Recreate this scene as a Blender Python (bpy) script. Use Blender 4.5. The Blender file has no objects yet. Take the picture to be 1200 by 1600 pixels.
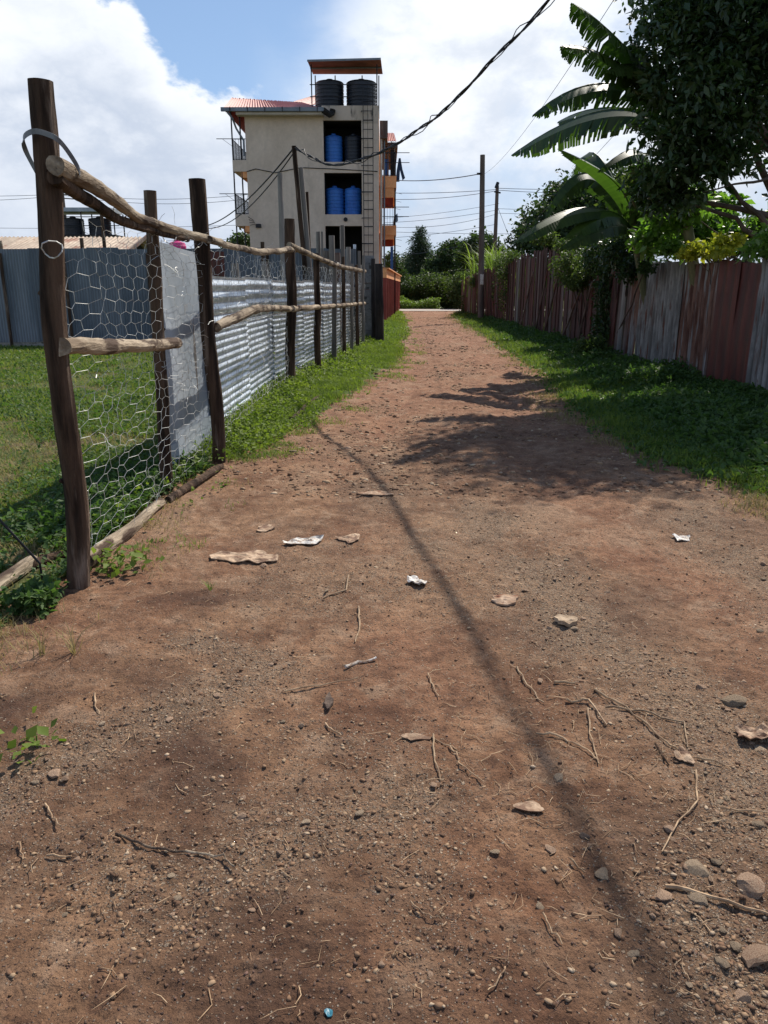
import bpy, math, random
import numpy as np
from mathutils import Vector, Matrix, noise as mnoise
random.seed(7)
rng = np.random.default_rng(11)
R = math.radians
scene = bpy.context.scene
COL = scene.collection

# ------------------------------------------------------------------ camera, world, sun, exposure
CAM_H = 1.6
PITCH = R(16.26)
cd = bpy.data.cameras.new('camera')
cam = bpy.data.objects.new('camera', cd)
COL.objects.link(cam)
cam.location = (0, 0, CAM_H)
cam.rotation_euler = (R(90) - PITCH, 0, 0)
cd.sensor_width = 36
cd.lens = 27
cd.clip_start = 0.05
cd.clip_end = 3000
scene.camera = cam

SUN_DIR = Vector((1.7, 3.0, 3.75)).normalized()
SUN_EL = math.asin(SUN_DIR.z)
SUN_AZ = math.atan2(SUN_DIR.x, SUN_DIR.y)

world = bpy.data.worlds.new('World')
scene.world = world
world.use_nodes = True
wt = world.node_tree
wt.nodes.clear()


class NT:
    """small helper to write node graphs"""
    def __init__(self, tree):
        self.t = tree

    def n(self, kind, **kw):
        nd = self.t.nodes.new(kind)
        for k, v in kw.items():
            setattr(nd, k, v)
        return nd

    def put(self, sock, v):
        if v is None:
            return
        if isinstance(v, bpy.types.NodeSocket):
            self.t.links.new(v, sock)
        elif isinstance(v, (int, float)) and sock.type == 'VECTOR':
            sock.default_value = (v, v, v)
        elif isinstance(v, (tuple, list)) and sock.type == 'RGBA' and len(v) == 3:
            sock.default_value = (*v, 1)
        else:
            sock.default_value = v

    def math(self, op, a, b=None, c=None, clamp=False):
        nd = self.n('ShaderNodeMath', operation=op, use_clamp=clamp)
        self.put(nd.inputs[0], a)
        self.put(nd.inputs[1], b)
        self.put(nd.inputs[2], c)
        return nd.outputs[0]

    def vmath(self, op, a, b=None):
        nd = self.n('ShaderNodeVectorMath', operation=op)
        self.put(nd.inputs[0], a)
        self.put(nd.inputs[1], b)
        return nd.outputs[0]

    def mix(self, fac, a, b, blend='MIX'):
        nd = self.n('ShaderNodeMix', data_type='RGBA', blend_type=blend)
        nd.clamp_factor = True
        self.put(nd.inputs[0], fac)
        self.put(nd.inputs[6], a)
        self.put(nd.inputs[7], b)
        return nd.outputs[2]

    def noise(self, vec, scale, detail=4, rough=.55, dist=0, out=0):
        nd = self.n('ShaderNodeTexNoise')
        self.put(nd.inputs['Vector'], vec)
        nd.inputs['Scale'].default_value = scale
        nd.inputs['Detail'].default_value = detail
        nd.inputs['Roughness'].default_value = rough
        nd.inputs['Distortion'].default_value = dist
        return nd.outputs[out]

    def voro(self, vec, scale, feature='F1', out='Distance', rand=1.0):
        nd = self.n('ShaderNodeTexVoronoi', feature=feature)
        self.put(nd.inputs['Vector'], vec)
        nd.inputs['Scale'].default_value = scale
        nd.inputs['Randomness'].default_value = rand
        return nd.outputs[out]

    def ss(self, v, lo, hi, a=0.0, b=1.0):
        nd = self.n('ShaderNodeMapRange', interpolation_type='SMOOTHSTEP')
        self.put(nd.inputs[0], v)
        nd.inputs[1].default_value = lo
        nd.inputs[2].default_value = hi
        nd.inputs[3].default_value = a
        nd.inputs[4].default_value = b
        return nd.outputs[0]

    def ramp(self, v, stops, interp='LINEAR'):
        nd = self.n('ShaderNodeValToRGB')
        cr = nd.color_ramp
        cr.interpolation = interp
        while len(cr.elements) < len(stops):
            cr.elements.new(0.5)
        for e, (p, c) in zip(cr.elements, stops):
            e.position = p
            e.color = (*c, 1) if isinstance(c, (tuple, list)) else (c, c, c, 1)
        self.put(nd.inputs[0], v)
        return nd.outputs[0]


W_ = NT(wt)
tc = W_.n('ShaderNodeTexCoord')
dirv = tc.outputs['Generated']
sp = W_.n('ShaderNodeSeparateXYZ')
W_.put(sp.inputs[0], dirv)
azr = W_.math('ARCTAN2', sp.outputs[0], sp.outputs[1])
elr = W_.math('ARCSINE', sp.outputs[2])
azd = W_.math('MULTIPLY', azr, 57.2958)
eld = W_.math('MULTIPLY', elr, 57.2958)
sky = W_.n('ShaderNodeTexSky', sky_type='NISHITA')
sky.sun_disc = False
sky.sun_elevation = SUN_EL
sky.sun_rotation = SUN_AZ
sky.air_density = 1.0
sky.dust_density = 0.6
sky.ozone_density = 1.5
# stretched direction: clouds flatten towards the horizon
svec = W_.vmath('MULTIPLY', dirv, (1.0, 1.0, 1.7))
n_big = W_.noise(svec, 4.2, 7, .56, .35)
n_mid = W_.noise(svec, 11.0, 6, .6, .2)
n_fine = W_.noise(svec, 30.0, 5, .6, .1)
# height of the cloud tops by compass direction (degrees), over the whole circle
a01 = W_.math('ADD', W_.math('DIVIDE', azd, 360.0), 0.5)


def az(d):
    return d / 360 + .5


edge = W_.ramp(a01, [(0, .32), (az(-120), .45), (az(-60), .36), (az(-27), .37), (az(-19.5), .40), (az(-16), .385), (az(-13.5), .315),
                     (az(-8.5), .30), (az(-6.8), .27), (az(-5.5), .30), (az(1.0), .52), (az(8), .75), (az(30), .70), (az(75), .5), (az(130), .38), (1, .32)])
edge = W_.math('MULTIPLY', edge, 42.0)
lump = W_.math('ADD', W_.math('MULTIPLY', W_.math('SUBTRACT', n_big, .5), 9.0), W_.math('MULTIPLY', W_.math('SUBTRACT', n_mid, .5), 5.0))
lump = W_.math('ADD', lump, W_.math('MULTIPLY', W_.math('SUBTRACT', n_fine, .5), 1.6))
depth = W_.math('SUBTRACT', W_.math('ADD', edge, lump), eld)          # degrees below the cloud's top edge
sharp = W_.ss(azd, -9.5, -5)                                              # crisp heaps in the west, soft veil in the east
m_hard = W_.ss(depth, -0.35, 0.7)
m_soft = W_.ss(depth, -5.0, 7.0)
mA = W_.math('ADD', W_.math('MULTIPLY', m_hard, W_.math('SUBTRACT', 1.0, sharp)), W_.math('MULTIPLY', m_soft, sharp))
# scattered clouds over all the sky, also overhead
n_sc = W_.noise(W_.vmath('MULTIPLY', dirv, (1, 1, 1.2)), 2.3, 8, .55, .3)
mB = W_.math('MULTIPLY', W_.ss(n_sc, .55, .68), W_.ss(eld, 17, 30))
mask = W_.math('MAXIMUM', mA, mB)
# veil gaps in the east, where blue shows faintly
gap = W_.math('MULTIPLY', W_.ss(n_big, .56, .40), .45)
gap = W_.math('MULTIPLY', gap, sharp)
mask = W_.math('MULTIPLY', mask, W_.math('SUBTRACT', 1.0, gap))
# cloud brightness: sunlit tops, grey bodies and bases
topw = W_.ss(depth, 5.5, 0.3)
shade_n = W_.ss(W_.math('ADD', W_.math('MULTIPLY', n_mid, .6), W_.math('MULTIPLY', n_big, .5)), .44, .68)
lit = W_.math('MAXIMUM', topw, W_.math('MULTIPLY', shade_n, .75))
lit = W_.math('MULTIPLY', lit, W_.ss(eld, 0, 12, .42, 1.0))
glow = W_.ss(azd, -12, 4, 0, .45)                                      # whiter towards the sun
glow = W_.math('MULTIPLY', glow, W_.ss(eld, 3, 12))
lit = W_.math('ADD', lit, glow, clamp=True)
cl = W_.mix(lit, (5.9, 6.7, 8.1), (9.9, 10.3, 10.9))
blue = W_.mix(.5, sky.outputs[0], W_.mix(W_.ss(eld, 0, 60), (3.9, 6.4, 10.6), (1.3, 2.3, 4.9)))
final = W_.mix(mask, blue, cl)
bg = W_.n('ShaderNodeBackground')
W_.put(bg.inputs[0], final)
bg.inputs[1].default_value = 0.084
wo = W_.n('ShaderNodeOutputWorld')
W_.put(wo.inputs[0], bg.outputs[0])

sd = bpy.data.lights.new('sun', 'SUN')
sd.energy = 5.0
sd.angle = R(0.53)
sd.color = (1.0, .93, .83)
sun = bpy.data.objects.new('sun', sd)
COL.objects.link(sun)
sun.rotation_euler = (-SUN_DIR).to_track_quat('-Z', 'Y').to_euler()
sun.location = (10, 18, 25)
scene.view_settings.view_transform = 'Standard'
scene.view_settings.look = 'None'
scene.view_settings.exposure = 0.27
scene.view_settings.gamma = 1.0
scene.view_settings.use_curve_mapping = False

# ------------------------------------------------------------------ measuring helpers
cp, sp_ = math.cos(PITCH), math.sin(PITCH)


def W(px, py, Y):
    """world point seen at photo pixel (px,py) at distance Y ahead"""
    u, v = (px - 600) / 1200, (800 - py) / 1200
    d = Vector((u, cp + v * sp_, -sp_ + v * cp))
    t = Y / d.y
    return Vector((u * t, Y, CAM_H + d.z * t))


def G(px, py, z=0.0):
    u, v = (px - 600) / 1200, (800 - py) / 1200
    d = Vector((u, cp + v * sp_, -sp_ + v * cp))
    t = (z - CAM_H) / d.z
    return Vector((u * t, d.y * t, z))


# ------------------------------------------------------------------ numpy noise
def _h(ix, iy, seed):
    n = (ix.astype(np.int64) * 374761393 + iy.astype(np.int64) * 668265263 + seed * 1442695041) & 0xffffffff
    n = ((n ^ (n >> 13)) * 1274126177) & 0xffffffff
    n = n ^ (n >> 16)
    return (n & 0xffff) / 65535.0


def vn(x, y, seed=0):
    x = np.asarray(x, float); y = np.asarray(y, float)
    ix = np.floor(x); iy = np.floor(y)
    fx = x - ix; fy = y - iy
    fx = fx * fx * (3 - 2 * fx); fy = fy * fy * (3 - 2 * fy)
    a = _h(ix, iy, seed); b = _h(ix + 1, iy, seed); c = _h(ix, iy + 1, seed); d = _h(ix + 1, iy + 1, seed)
    return (a * (1 - fx) + b * fx) * (1 - fy) + (c * (1 - fx) + d * fx) * fy


def fbm(x, y, sc=1.0, oc=4, seed=0, rough=.5):
    t = 0; amp = 1; tot = 0
    for o in range(oc):
        t = t + amp * (vn(x * sc, y * sc, seed + o * 17) - .5) * 2
        tot += amp; amp *= rough; sc *= 2.03
    return t / tot


def sstep(a, b, x):
    t = np.clip((x - a) / (b - a), 0, 1)
    return t * t * (3 - 2 * t)


EL = np.array([[-5, -2.4], [2, -2.3], [4, -1.75], [6, -1.6], [7.3, -1.35], [8.5, -1.05], [10.5, -.5], [13.4, 0.0], [18.5, .55], [29, .9], [50, 1.3], [56, 1.2]])
ER = np.array([[-5, 4.6], [2, 4.2], [4, 3.6], [5.2, 3.1], [6.9, 2.5], [10.5, 2.45], [15.5, 2.95], [29, 3.4], [45, 3.9], [51, 4.4], [56, 6.0]])


def xl(y):
    return np.interp(y, EL[:, 0], EL[:, 1])


def xr(y):
    return np.interp(y, ER[:, 0], ER[:, 1])


def fence_x(y):     # left fence line
    return np.interp(y, [0, 4, 6.25, 7.25, 12.9, 15, 17, 20, 23, 26], [-1.95, -1.73, -1.70, -1.60, -1.54, -1.28, -1.12, -.85, -.56, -.3])


def hgt(x, y):
    x = np.asarray(x, float); y = np.asarray(y, float)
    z = .045 * fbm(x, y, .35, 3, 3) + .018 * fbm(x, y, 1.7, 3, 9)
    far = 1 - sstep(14, 60, y)
    # shallow wheel ruts
    xm = (xl(y) + xr(y)) / 2
    for off, s in ((-.85, 1), (.75, 2)):
        w = x - xm - off - .12 * fbm(y, y * 0, .3, 2, s)
        z = z - .03 * np.exp(-(w / .22) ** 2) * np.clip((y - 2) / 6, 0, 1)
    z = z * (.4 + .6 * far)
    z = z + .05 * sstep(0, 1.6, x - xr(y)) + .03 * sstep(0, .8, xl(y) - x)
    return z


def hz(x, y):
    return float(hgt(np.array([x]), np.array([y]))[0])


# ------------------------------------------------------------------ object helpers
def tag(o, label=None, cat=None, group=None, kind=None):
    if label: o['label'] = label
    if cat: o['category'] = cat
    if group: o['group'] = group
    if kind: o['kind'] = kind
    return o


def T(name, label, cat, loc=(0, 0, 0), group=None, rz=0):
    o = bpy.data.objects.new(name, None)
    o.empty_display_size = .2
    COL.objects.link(o)
    o.location = loc
    o.rotation_euler = (0, 0, rz)
    return tag(o, label, cat, group)


def link(name, me, mat=None, parent=None, loc=(0, 0, 0)):
    o = bpy.data.objects.new(name, me)
    COL.objects.link(o)
    if mat and not me.materials:
        me.materials.append(mat)
    if parent is not None:
        o.parent = parent
    o.location = loc
    return o


def wloc(p):
    v = Vector((0, 0, 0))
    while p is not None:
        v += p.location
        p = p.parent
    return v


class MB:
    def __init__(self):
        self.v = []
        self.f = []

    def add(self, verts, faces):
        b = len(self.v)
        self.v.extend([tuple(p) for p in verts])
        self.f.extend([tuple(i + b for i in fc) for fc in faces])

    def box(self, x0, x1, y0, y1, z0, z1):
        v = [(x, y, z) for z in (z0, z1) for y in (y0, y1) for x in (x0, x1)]
        self.add(v, [(0, 2, 3, 1), (4, 5, 7, 6), (0, 1, 5, 4), (2, 6, 7, 3), (0, 4, 6, 2), (1, 3, 7, 5)])
        return self

    def obox(self, a, b, w, t, up=(0, 0, 1)):
        """box beam from a to b with width w (sideways) and thickness t"""
        a, b = Vector(a), Vector(b)
        d = (b - a).normalized()
        s = d.cross(Vector(up))
        if s.length < 1e-4: s = d.cross(Vector((1, 0, 0)))
        s.normalize()
        n = s.cross(d).normalized()
        v = []
        for p in (a, b):
            for i, j in ((-1, -1), (1, -1), (1, 1), (-1, 1)):
                v.append(p + s * (i * w / 2) + n * (j * t / 2))
        self.add(v, [(3, 2, 1, 0), (4, 5, 6, 7), (0, 1, 5, 4), (1, 2, 6, 5), (2, 3, 7, 6), (3, 0, 4, 7)])
        return self

    def tube(self, pts, rad, n=8, wob=0.0, seed=0, cap=True):
        pts = [Vector(p) for p in pts]
        if not hasattr(rad, '__len__'): rad = [rad] * len(pts)
        vs = []; fs = []
        ref = None
        for i, p in enumerate(pts):
            d = (pts[min(i + 1, len(pts) - 1)] - pts[max(i - 1, 0)]).normalized()
            if ref is None:
                ref = d.orthogonal().normalized()
            ref = (ref - d * ref.dot(d)).normalized()
            s = d.cross(ref)
            for k in range(n):
                a = 2 * math.pi * k / n
                r = rad[i]
                if wob:
                    q = p * 2.2 + Vector((math.cos(a), math.sin(a), 0)) * .9
                    r *= 1 + wob * mnoise.noise(q + Vector((seed, 0, 0))) + wob * .5 * mnoise.noise(q * 4 + Vector((0, seed, 0)))
                vs.append(p + ref * (r * math.cos(a)) + s * (r * math.sin(a)))
        for i in range(len(pts) - 1):
            for k in range(n):
                k2 = (k + 1) % n
                fs.append((i * n + k, i * n + k2, (i + 1) * n + k2, (i + 1) * n + k))
        if cap:
            fs.append(tuple(range(n - 1, -1, -1)))
            fs.append(tuple((len(pts) - 1) * n + k for k in range(n)))
        self.add(vs, fs)
        return self

    def lathe(self, prof, c, n=24):
        """prof: list of (r,z)"""
        vs = []; fs = []
        for r, z in prof:
            for k in range(n):
                a = 2 * math.pi * k / n
                vs.append((c[0] + r * math.cos(a), c[1] + r * math.sin(a), c[2] + z))
        for i in range(len(prof) - 1):
            for k in range(n):
                k2 = (k + 1) % n
                fs.append((i * n + k, i * n + k2, (i + 1) * n + k2, (i + 1) * n + k))
        fs.append(tuple(range(n - 1, -1, -1)))
        fs.append(tuple((len(prof) - 1) * n + k for k in range(n)))
        self.add(vs, fs)
        return self

    def build(self, name, mat, parent=None, origin=None, smooth=False):
        o0 = wloc(parent) if parent is not None else Vector(origin or (0, 0, 0))
        me = bpy.data.meshes.new(name)
        me.from_pydata([(a - o0.x, b - o0.y, c - o0.z) for a, b, c in self.v], [], self.f)
        me.update()
        if smooth:
            me.shade_smooth()
        o = link(name, me, mat, parent, (0, 0, 0) if parent is not None else tuple(o0))
        return o


def np_mesh(name, verts, quads=None, tris=None, mat=None, parent=None, origin=None, smooth=False):
    """fast mesh from arrays"""
    me = bpy.data.meshes.new(name)
    o0 = np.array(wloc(parent) if parent is not None else (origin or (0, 0, 0)), float)
    verts = np.asarray(verts, np.float32) - o0.astype(np.float32)
    loops = []; starts = []; tot = 0
    if quads is not None and len(quads):
        q = np.asarray(quads, np.int32); loops.append(q.ravel()); starts.append(np.arange(len(q)) * 4); tot = len(q) * 4
    if tris is not None and len(tris):
        q = np.asarray(tris, np.int32); loops.append(q.ravel()); starts.append(tot + np.arange(len(q)) * 3)
    loops = np.concatenate(loops).astype(np.int32); starts = np.concatenate(starts).astype(np.int32)
    me.vertices.add(len(verts)); me.vertices.foreach_set('co', verts.ravel())
    me.loops.add(len(loops)); me.loops.foreach_set('vertex_index', loops)
    me.polygons.add(len(starts)); me.polygons.foreach_set('loop_start', starts)
    me.update(calc_edges=True)
    if smooth:
        me.shade_smooth()
    return link(name, me, mat, parent, (0, 0, 0) if parent is not None else tuple(o0))


# ------------------------------------------------------------------ materials
MATS = {}


def newmat(name):
    m = bpy.data.materials.new(name)
    m.use_nodes = True
    m.node_tree.nodes.clear()
    t = NT(m.node_tree)
    out = t.n('ShaderNodeOutputMaterial')
    MATS[name] = m
    return m, t, out


def principled(t, color, rough=.8, metal=0.0, normal=None, spec=.5):
    b = t.n('ShaderNodeBsdfPrincipled')
    t.put(b.inputs['Base Color'], color)
    t.put(b.inputs['Roughness'], rough)
    t.put(b.inputs['Metallic'], metal)
    t.put(b.inputs['Specular IOR Level'], spec)
    if normal is not None: t.put(b.inputs['Normal'], normal)
    return b.outputs[0]


def bump(t, h, strength=.5, dist=.01):
    b = t.n('ShaderNodeBump')
    b.inputs['Strength'].default_value = strength
    b.inputs['Distance'].default_value = dist
    t.put(b.inputs['Height'], h)
    return b.outputs[0]


def coords(t, offset=True):
    c = t.n('ShaderNodeTexCoord').outputs['Object']
    if offset:
        oi = t.n('ShaderNodeObjectInfo')
        o = t.math('MULTIPLY', oi.outputs['Random'], 37.0)
        c = t.vmath('ADD', c, o)
        return c, oi.outputs['Random']
    return c, None


def surf(name, c1, c2, scale=3.0, stretch=(1, 1, 1), rough=.8, metal=0.0, bmp=.3, bscale=30.0, bdist=.01,
         spot=None, spot_scale=5.0, spot_lo=.55, spot_hi=.65, vary=.15, spec=.4, spot_stretch=(1, 1, 1), fine=.25, rib_shade=0.0):
    m, t, out = newmat(name)
    c, rnd = coords(t)
    v = t.vmath('MULTIPLY', c, stretch)
    n = t.noise(v, scale, 7, .62, .2)
    col = t.mix(t.ss(n, .36, .64), c1, c2)
    if spot:
        s = t.noise(t.vmath('MULTIPLY', c, spot_stretch), spot_scale, 6, .6, .3)
        col = t.mix(t.ss(s, spot_lo, spot_hi), col, spot)
    nf = t.noise(v, bscale, 5, .65)
    k = t.math('ADD', 1 - fine, t.math('MULTIPLY', nf, 2 * fine))
    kk = t.math('MULTIPLY', k, t.math('ADD', 1 - vary, t.math('MULTIPLY', rnd, 2 * vary)))
    col = t.mix(1.0, col, kk, 'MULTIPLY')
    if rib_shade:  # shade painted into the rib hollows so the corrugation reads
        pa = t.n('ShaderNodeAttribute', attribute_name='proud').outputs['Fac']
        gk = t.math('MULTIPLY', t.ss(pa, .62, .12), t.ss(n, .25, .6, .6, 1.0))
        col = t.mix(t.math('MULTIPLY', gk, rib_shade), col, (.035, .022, .016))
    h = t.math('ADD', t.math('MULTIPLY', n, .5), nf)
    t.put(out.inputs[0], principled(t, col, rough, metal, bump(t, h, bmp, bdist), spec))
    return m


surf('bark_dark', (.022, .014, .010), (.105, .066, .044), 9, (1, 1, .10), .9, 0, 1.0, 60, .02, spot=(.22, .165, .125), spot_scale=11, spot_lo=.55, spot_hi=.72, spot_stretch=(1, 1, .12), spec=.15, fine=.45)
surf('bark_pale', (.17, .125, .085), (.40, .325, .235), 10, (1, .13, .8), .85, 0, 1.0, 50, .016, spot=(.075, .05, .036), spot_scale=7, spot_lo=.50, spot_hi=.60, spec=.15, fine=.4, spot_stretch=(1, .3, .8))
surf('wood_cut', (.20, .13, .08), (.30, .21, .13), 20, (1, 1, 1), .8, 0, .4, 60, .004)
surf('wood_grey', (.13, .115, .10), (.27, .245, .215), 5, (1, 1, .1), .85, 0, .6, 45, .008, vary=.3)
surf('wood_black', (.010, .008, .007), (.035, .028, .024), 5, (1, 1, .2), .8, 0, .8, 35, .012)
surf('wood_red', (.035, .011, .009), (.085, .022, .016), 3, (1, 1, .12), .75, 0, .4, 35, .005, spot=(.045, .028, .022), spot_scale=3, spot_lo=.55, spot_hi=.7, vary=.35, spot_stretch=(1, 1, .25))
surf('wood_weather', (.07, .045, .037), (.16, .12, .10), 4, (1, 1, .1), .85, 0, .5, 40, .006, spot=(.12, .035, .025), spot_scale=2, spot_lo=.5, spot_hi=.7, vary=.3)
surf('galv_bright', (.44, .50, .57), (.66, .73, .81), 2.2, (1, .5, 1), .36, .55, .08, 40, .003, spot=(.27, .29, .31), spot_scale=1.8, spot_lo=.55, spot_hi=.72, vary=.05, fine=.08)
surf('galv_flat', (.25, .29, .33), (.36, .40, .44), 1.6, (1, 1, .6), .6, .1, .12, 18, .004, spot=(.26, .26, .25), spot_scale=7, spot_lo=.62, spot_hi=.72, vary=.05, fine=.12, spot_stretch=(1, 1, .5))
surf('galv_blue', (.115, .14, .165), (.20, .225, .25), 1.5, (1, 1, .25), .6, .15, .1, 12, .004, spot=(.08, .075, .075), spot_scale=2.2, spot_lo=.6, spot_hi=.78, vary=.12, fine=.15, spot_stretch=(1, 1, .15), rib_shade=.35)
surf('galv_old', (.12, .113, .107), (.27, .26, .25), 5, (1.0, 1.0, .3), .75, .1, .3, 35, .004, spot=(.12, .05, .034), spot_scale=4, spot_lo=.56, spot_hi=.66, vary=.15, spot_stretch=(3, 3, .35), fine=.35, rib_shade=.7)
surf('galv_rust', (.075, .028, .018), (.18, .095, .068), 5, (1.2, 1.2, .3), .8, .05, .3, 35, .004, spot=(.22, .215, .21), spot_scale=5, spot_lo=.52, spot_hi=.62, vary=.15, spot_stretch=(3, 3, .15), fine=.35, rib_shade=.7)
surf('sheet_red', (.065, .014, .010), (.115, .026, .017), 4, (1, 1, .3), .6, 0, .15, 30, .003, spot=(.05, .02, .016), spot_scale=3, spot_lo=.58, spot_hi=.7, vary=.15, rib_shade=.5)
surf('wire_metal', (.38, .38, .36), (.66, .66, .63), 14, (1, 1, 1), .45, .35, .05, 60, .001, vary=.05)
surf('strap_mat', (.12, .13, .15), (.22, .24, .27), 8, (1, 1, 1), .45, .2, .1, 40, .001)
surf('plaster', (.52, .425, .335), (.61, .505, .405), .5, (1, 1, .8), .9, 0, .15, 7, .01, spot=(.33, .275, .225), spot_scale=.8, spot_lo=.56, spot_hi=.80, vary=.02, fine=.2, spot_stretch=(1.5, 1.5, .35))
surf('plaster_stain', (.42, .35, .275), (.52, .43, .345), .8, (1, 1, .6), .9, 0, .15, 7, .01, spot=(.09, .08, .07), spot_scale=1.5, spot_lo=.54, spot_hi=.70, vary=.02, fine=.12, spot_stretch=(1.5, 1.5, .5))
surf('orange_paint', (.66, .27, .10), (.78, .37, .16), 1, (1, 1, 1), .8, 0, .1, 10, .004, spot=(.42, .20, .10), spot_scale=1.5, spot_lo=.6, spot_hi=.8, vary=.06)
surf('maroon_paint', (.20, .035, .025), (.28, .055, .038), 1, (1, 1, 1), .75, 0, .1, 10, .004, spot=(.14, .05, .04), spot_scale=1.2, spot_lo=.6, spot_hi=.8, vary=.08)
surf('roof_pink', (.40, .15, .12), (.50, .21, .17), 1.2, (1, 1, 1), .6, 0, .1, 10, .004, vary=.05)
surf('roof_tan', (.33, .255, .19), (.45, .36, .27), 1.4, (1, 1, 1), .7, .1, .2, 10, .004, spot=(.22, .10, .06), spot_scale=1.3, spot_lo=.52, spot_hi=.68, vary=.14)
surf('canopy_brown', (.17, .06, .04), (.25, .09, .06), 1.5, (1, 1, 1), .7, 0, .1, 10, .004, vary=.12)
surf('gutter_grey', (.13, .155, .18), (.19, .215, .245), 2, (1, 1, 1), .5, .1, .1, 10, .004)
surf('fascia_pale', (.42, .38, .32), (.5, .46, .4), 2, (1, 1, 1), .7, 0, .1, 10, .004)
surf('iron_black', (.012, .012, .014), (.03, .03, .033), 5, (1, 1, 1), .6, .3, .1, 20, .002)
surf('tank_black', (.008, .012, .020), (.015, .02, .032), 2, (1, 1, 1), .45, 0, .05, 10, .002, vary=.05)
surf('tank_blue', (.018, .10, .37), (.03, .15, .48), 1.5, (1, 1, .5), .5, 0, .05, 10, .002, vary=.1)
surf('tank_pink', (.55, .03, .17), (.65, .05, .22), 3, (1, 1, 1), .5, 0, .05, 10, .002)
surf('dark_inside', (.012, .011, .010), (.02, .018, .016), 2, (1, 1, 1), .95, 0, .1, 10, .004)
surf('concrete', (.16, .16, .16), (.27, .27, .265), 4, (1, 1, 1), .9, 0, .5, 25, .008, spot=(.07, .07, .068), spot_scale=4, spot_lo=.54, spot_hi=.66, vary=.2)
surf('cable_black', (.012, .012, .013), (.028, .027, .027), 9, (1, 1, 1), .55, 0, .2, 30, .003)
surf('wire_far', (.09, .10, .12), (.11, .12, .14), 1, (1, 1, 1), .6, 0, 0, 10, .001)
surf('pole_wood', (.07, .05, .04), (.13, .10, .085), 3, (1, 1, .15), .85, 0, .4, 20, .006)
surf('denim', (.02, .035, .07), (.04, .06, .11), 6, (1, 1, 1), .9, 0, .3, 25, .01)
surf('cloth_grey', (.10, .13, .17), (.16, .20, .25), 6, (1, 1, 1), .9, 0, .3, 25, .01)
surf('stone_grey', (.23, .165, .11), (.43, .33, .23), 14, (1, 1, 1), .95, 0, .8, 60, .006, vary=.3, spec=.08)
surf('stone_tan', (.27, .17, .11), (.47, .34, .24), 14, (1, 1, 1), .95, 0, .8, 60, .006, spot=(.20, .09, .055), spot_scale=20, vary=.25, spec=.08)
surf('stone_dark', (.05, .032, .024), (.13, .09, .065), 14, (1, 1, 1), .9, 0, .8, 60, .006, vary=.3)
surf('straw', (.22, .135, .075), (.42, .29, .17), 20, (1, 1, 1), .75, 0, .3, 60, .001, vary=.25)
surf('dry_leaf', (.26, .165, .10), (.46, .33, .22), 18, (1, 1, 1), .85, 0, .8, 50, .006, spot=(.16, .09, .055), spot_scale=14, spot_lo=.5, spot_hi=.6, vary=.15, fine=.4)
surf('paper_white', (.50, .45, .38), (.74, .70, .64), 25, (1, 1, 1), .7, 0, .6, 60, .004, spot=(.26, .17, .11), spot_scale=18, spot_lo=.5, spot_hi=.62, vary=.08)
surf('plastic_blue', (.02, .12, .18), (.05, .22, .27), 30, (1, 1, 1), .4, 0, .3, 60, .002)
surf('asphalt_pale', (.30, .27, .24), (.38, .34, .30), 1.5, (1, 1, 1), .9, 0, .3, 20, .004)
surf('trunk_bark', (.06, .042, .032), (.14, .10, .078), 4, (1, 1, .3), .9, 0, .8, 20, .015)
surf('banana_stem', (.09, .10, .04), (.20, .17, .09), 3, (1, 1, .15), .7, 0, .4, 15, .01, spot=(.10, .06, .04), spot_scale=4)


def leafmat(name, c1, c2, trans=.35, rough=.5, spec=.4, nscale=1.2, tcol=None):
    m, t, out = newmat(name)
    g = t.n('ShaderNodeNewGeometry')
    pos = g.outputs['Position']
    isl = g.outputs['Random Per Island']
    n = t.noise(pos, nscale, 4, .6)
    f = t.math('ADD', t.math('MULTIPLY', t.ss(n, .3, .7), .55), t.math('MULTIPLY', isl, .5), clamp=True)
    col = t.mix(f, c1, c2)
    p = principled(t, col, rough, 0, None, spec)
    tr = t.n('ShaderNodeBsdfTranslucent')
    tb = t.mix(1.0, col, tcol or (1.5, 1.9, .7), 'MULTIPLY')
    t.put(tr.inputs[0], tb)
    mx = t.n('ShaderNodeMixShader')
    mx.inputs[0].default_value = trans
    t.put(mx.inputs[1], p)
    t.put(mx.inputs[2], tr.outputs[0])
    t.put(out.inputs[0], mx.outputs[0])
    return m


leafmat('leaf_tree', (.016, .034, .012), (.048, .082, .024), .25, .42, .4)
leafmat('leaf_bright', (.06, .12, .022), (.17, .26, .06), .5, .32, .6)
leafmat('leaf_yellow', (.12, .19, .03), (.55, .52, .06), .5, .5, .3, 1.2, (1.3, 1.3, .6))
leafmat('leaf_far', (.025, .045, .022), (.06, .088, .036), .25, .6, .2, .5)
leafmat('leaf_conifer', (.028, .045, .03), (.06, .085, .05), .2, .6, .2, .5)
leafmat('grass_lawn', (.09, .135, .025), (.23, .27, .065), .4, .6, .15, 1.3, (1.5, 1.6, .7))
leafmat('grass_verge', (.07, .125, .02), (.20, .26, .055), .4, .6, .15, 2.0, (1.5, 1.6, .7))
leafmat('grass_dry', (.18, .15, .07), (.38, .31, .15), .3, .7, .1, 3, (1.2, 1.2, .8))
leafmat('weed', (.035, .075, .02), (.10, .16, .05), .35, .55, .18, 2.0, (1.4, 1.7, .7))
leafmat('reed', (.09, .15, .035), (.21, .28, .08), .4, .5, .2, 1.0, (1.4, 1.6, .7))
leafmat('banana_leaf', (.028, .052, .018), (.06, .10, .03), .3, .42, .4, .8, (1.3, 1.7, .6))
leafmat('banana_young', (.05, .10, .022), (.085, .145, .032), .28, .4, .4, .8, (1.3, 1.6, .6))
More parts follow.
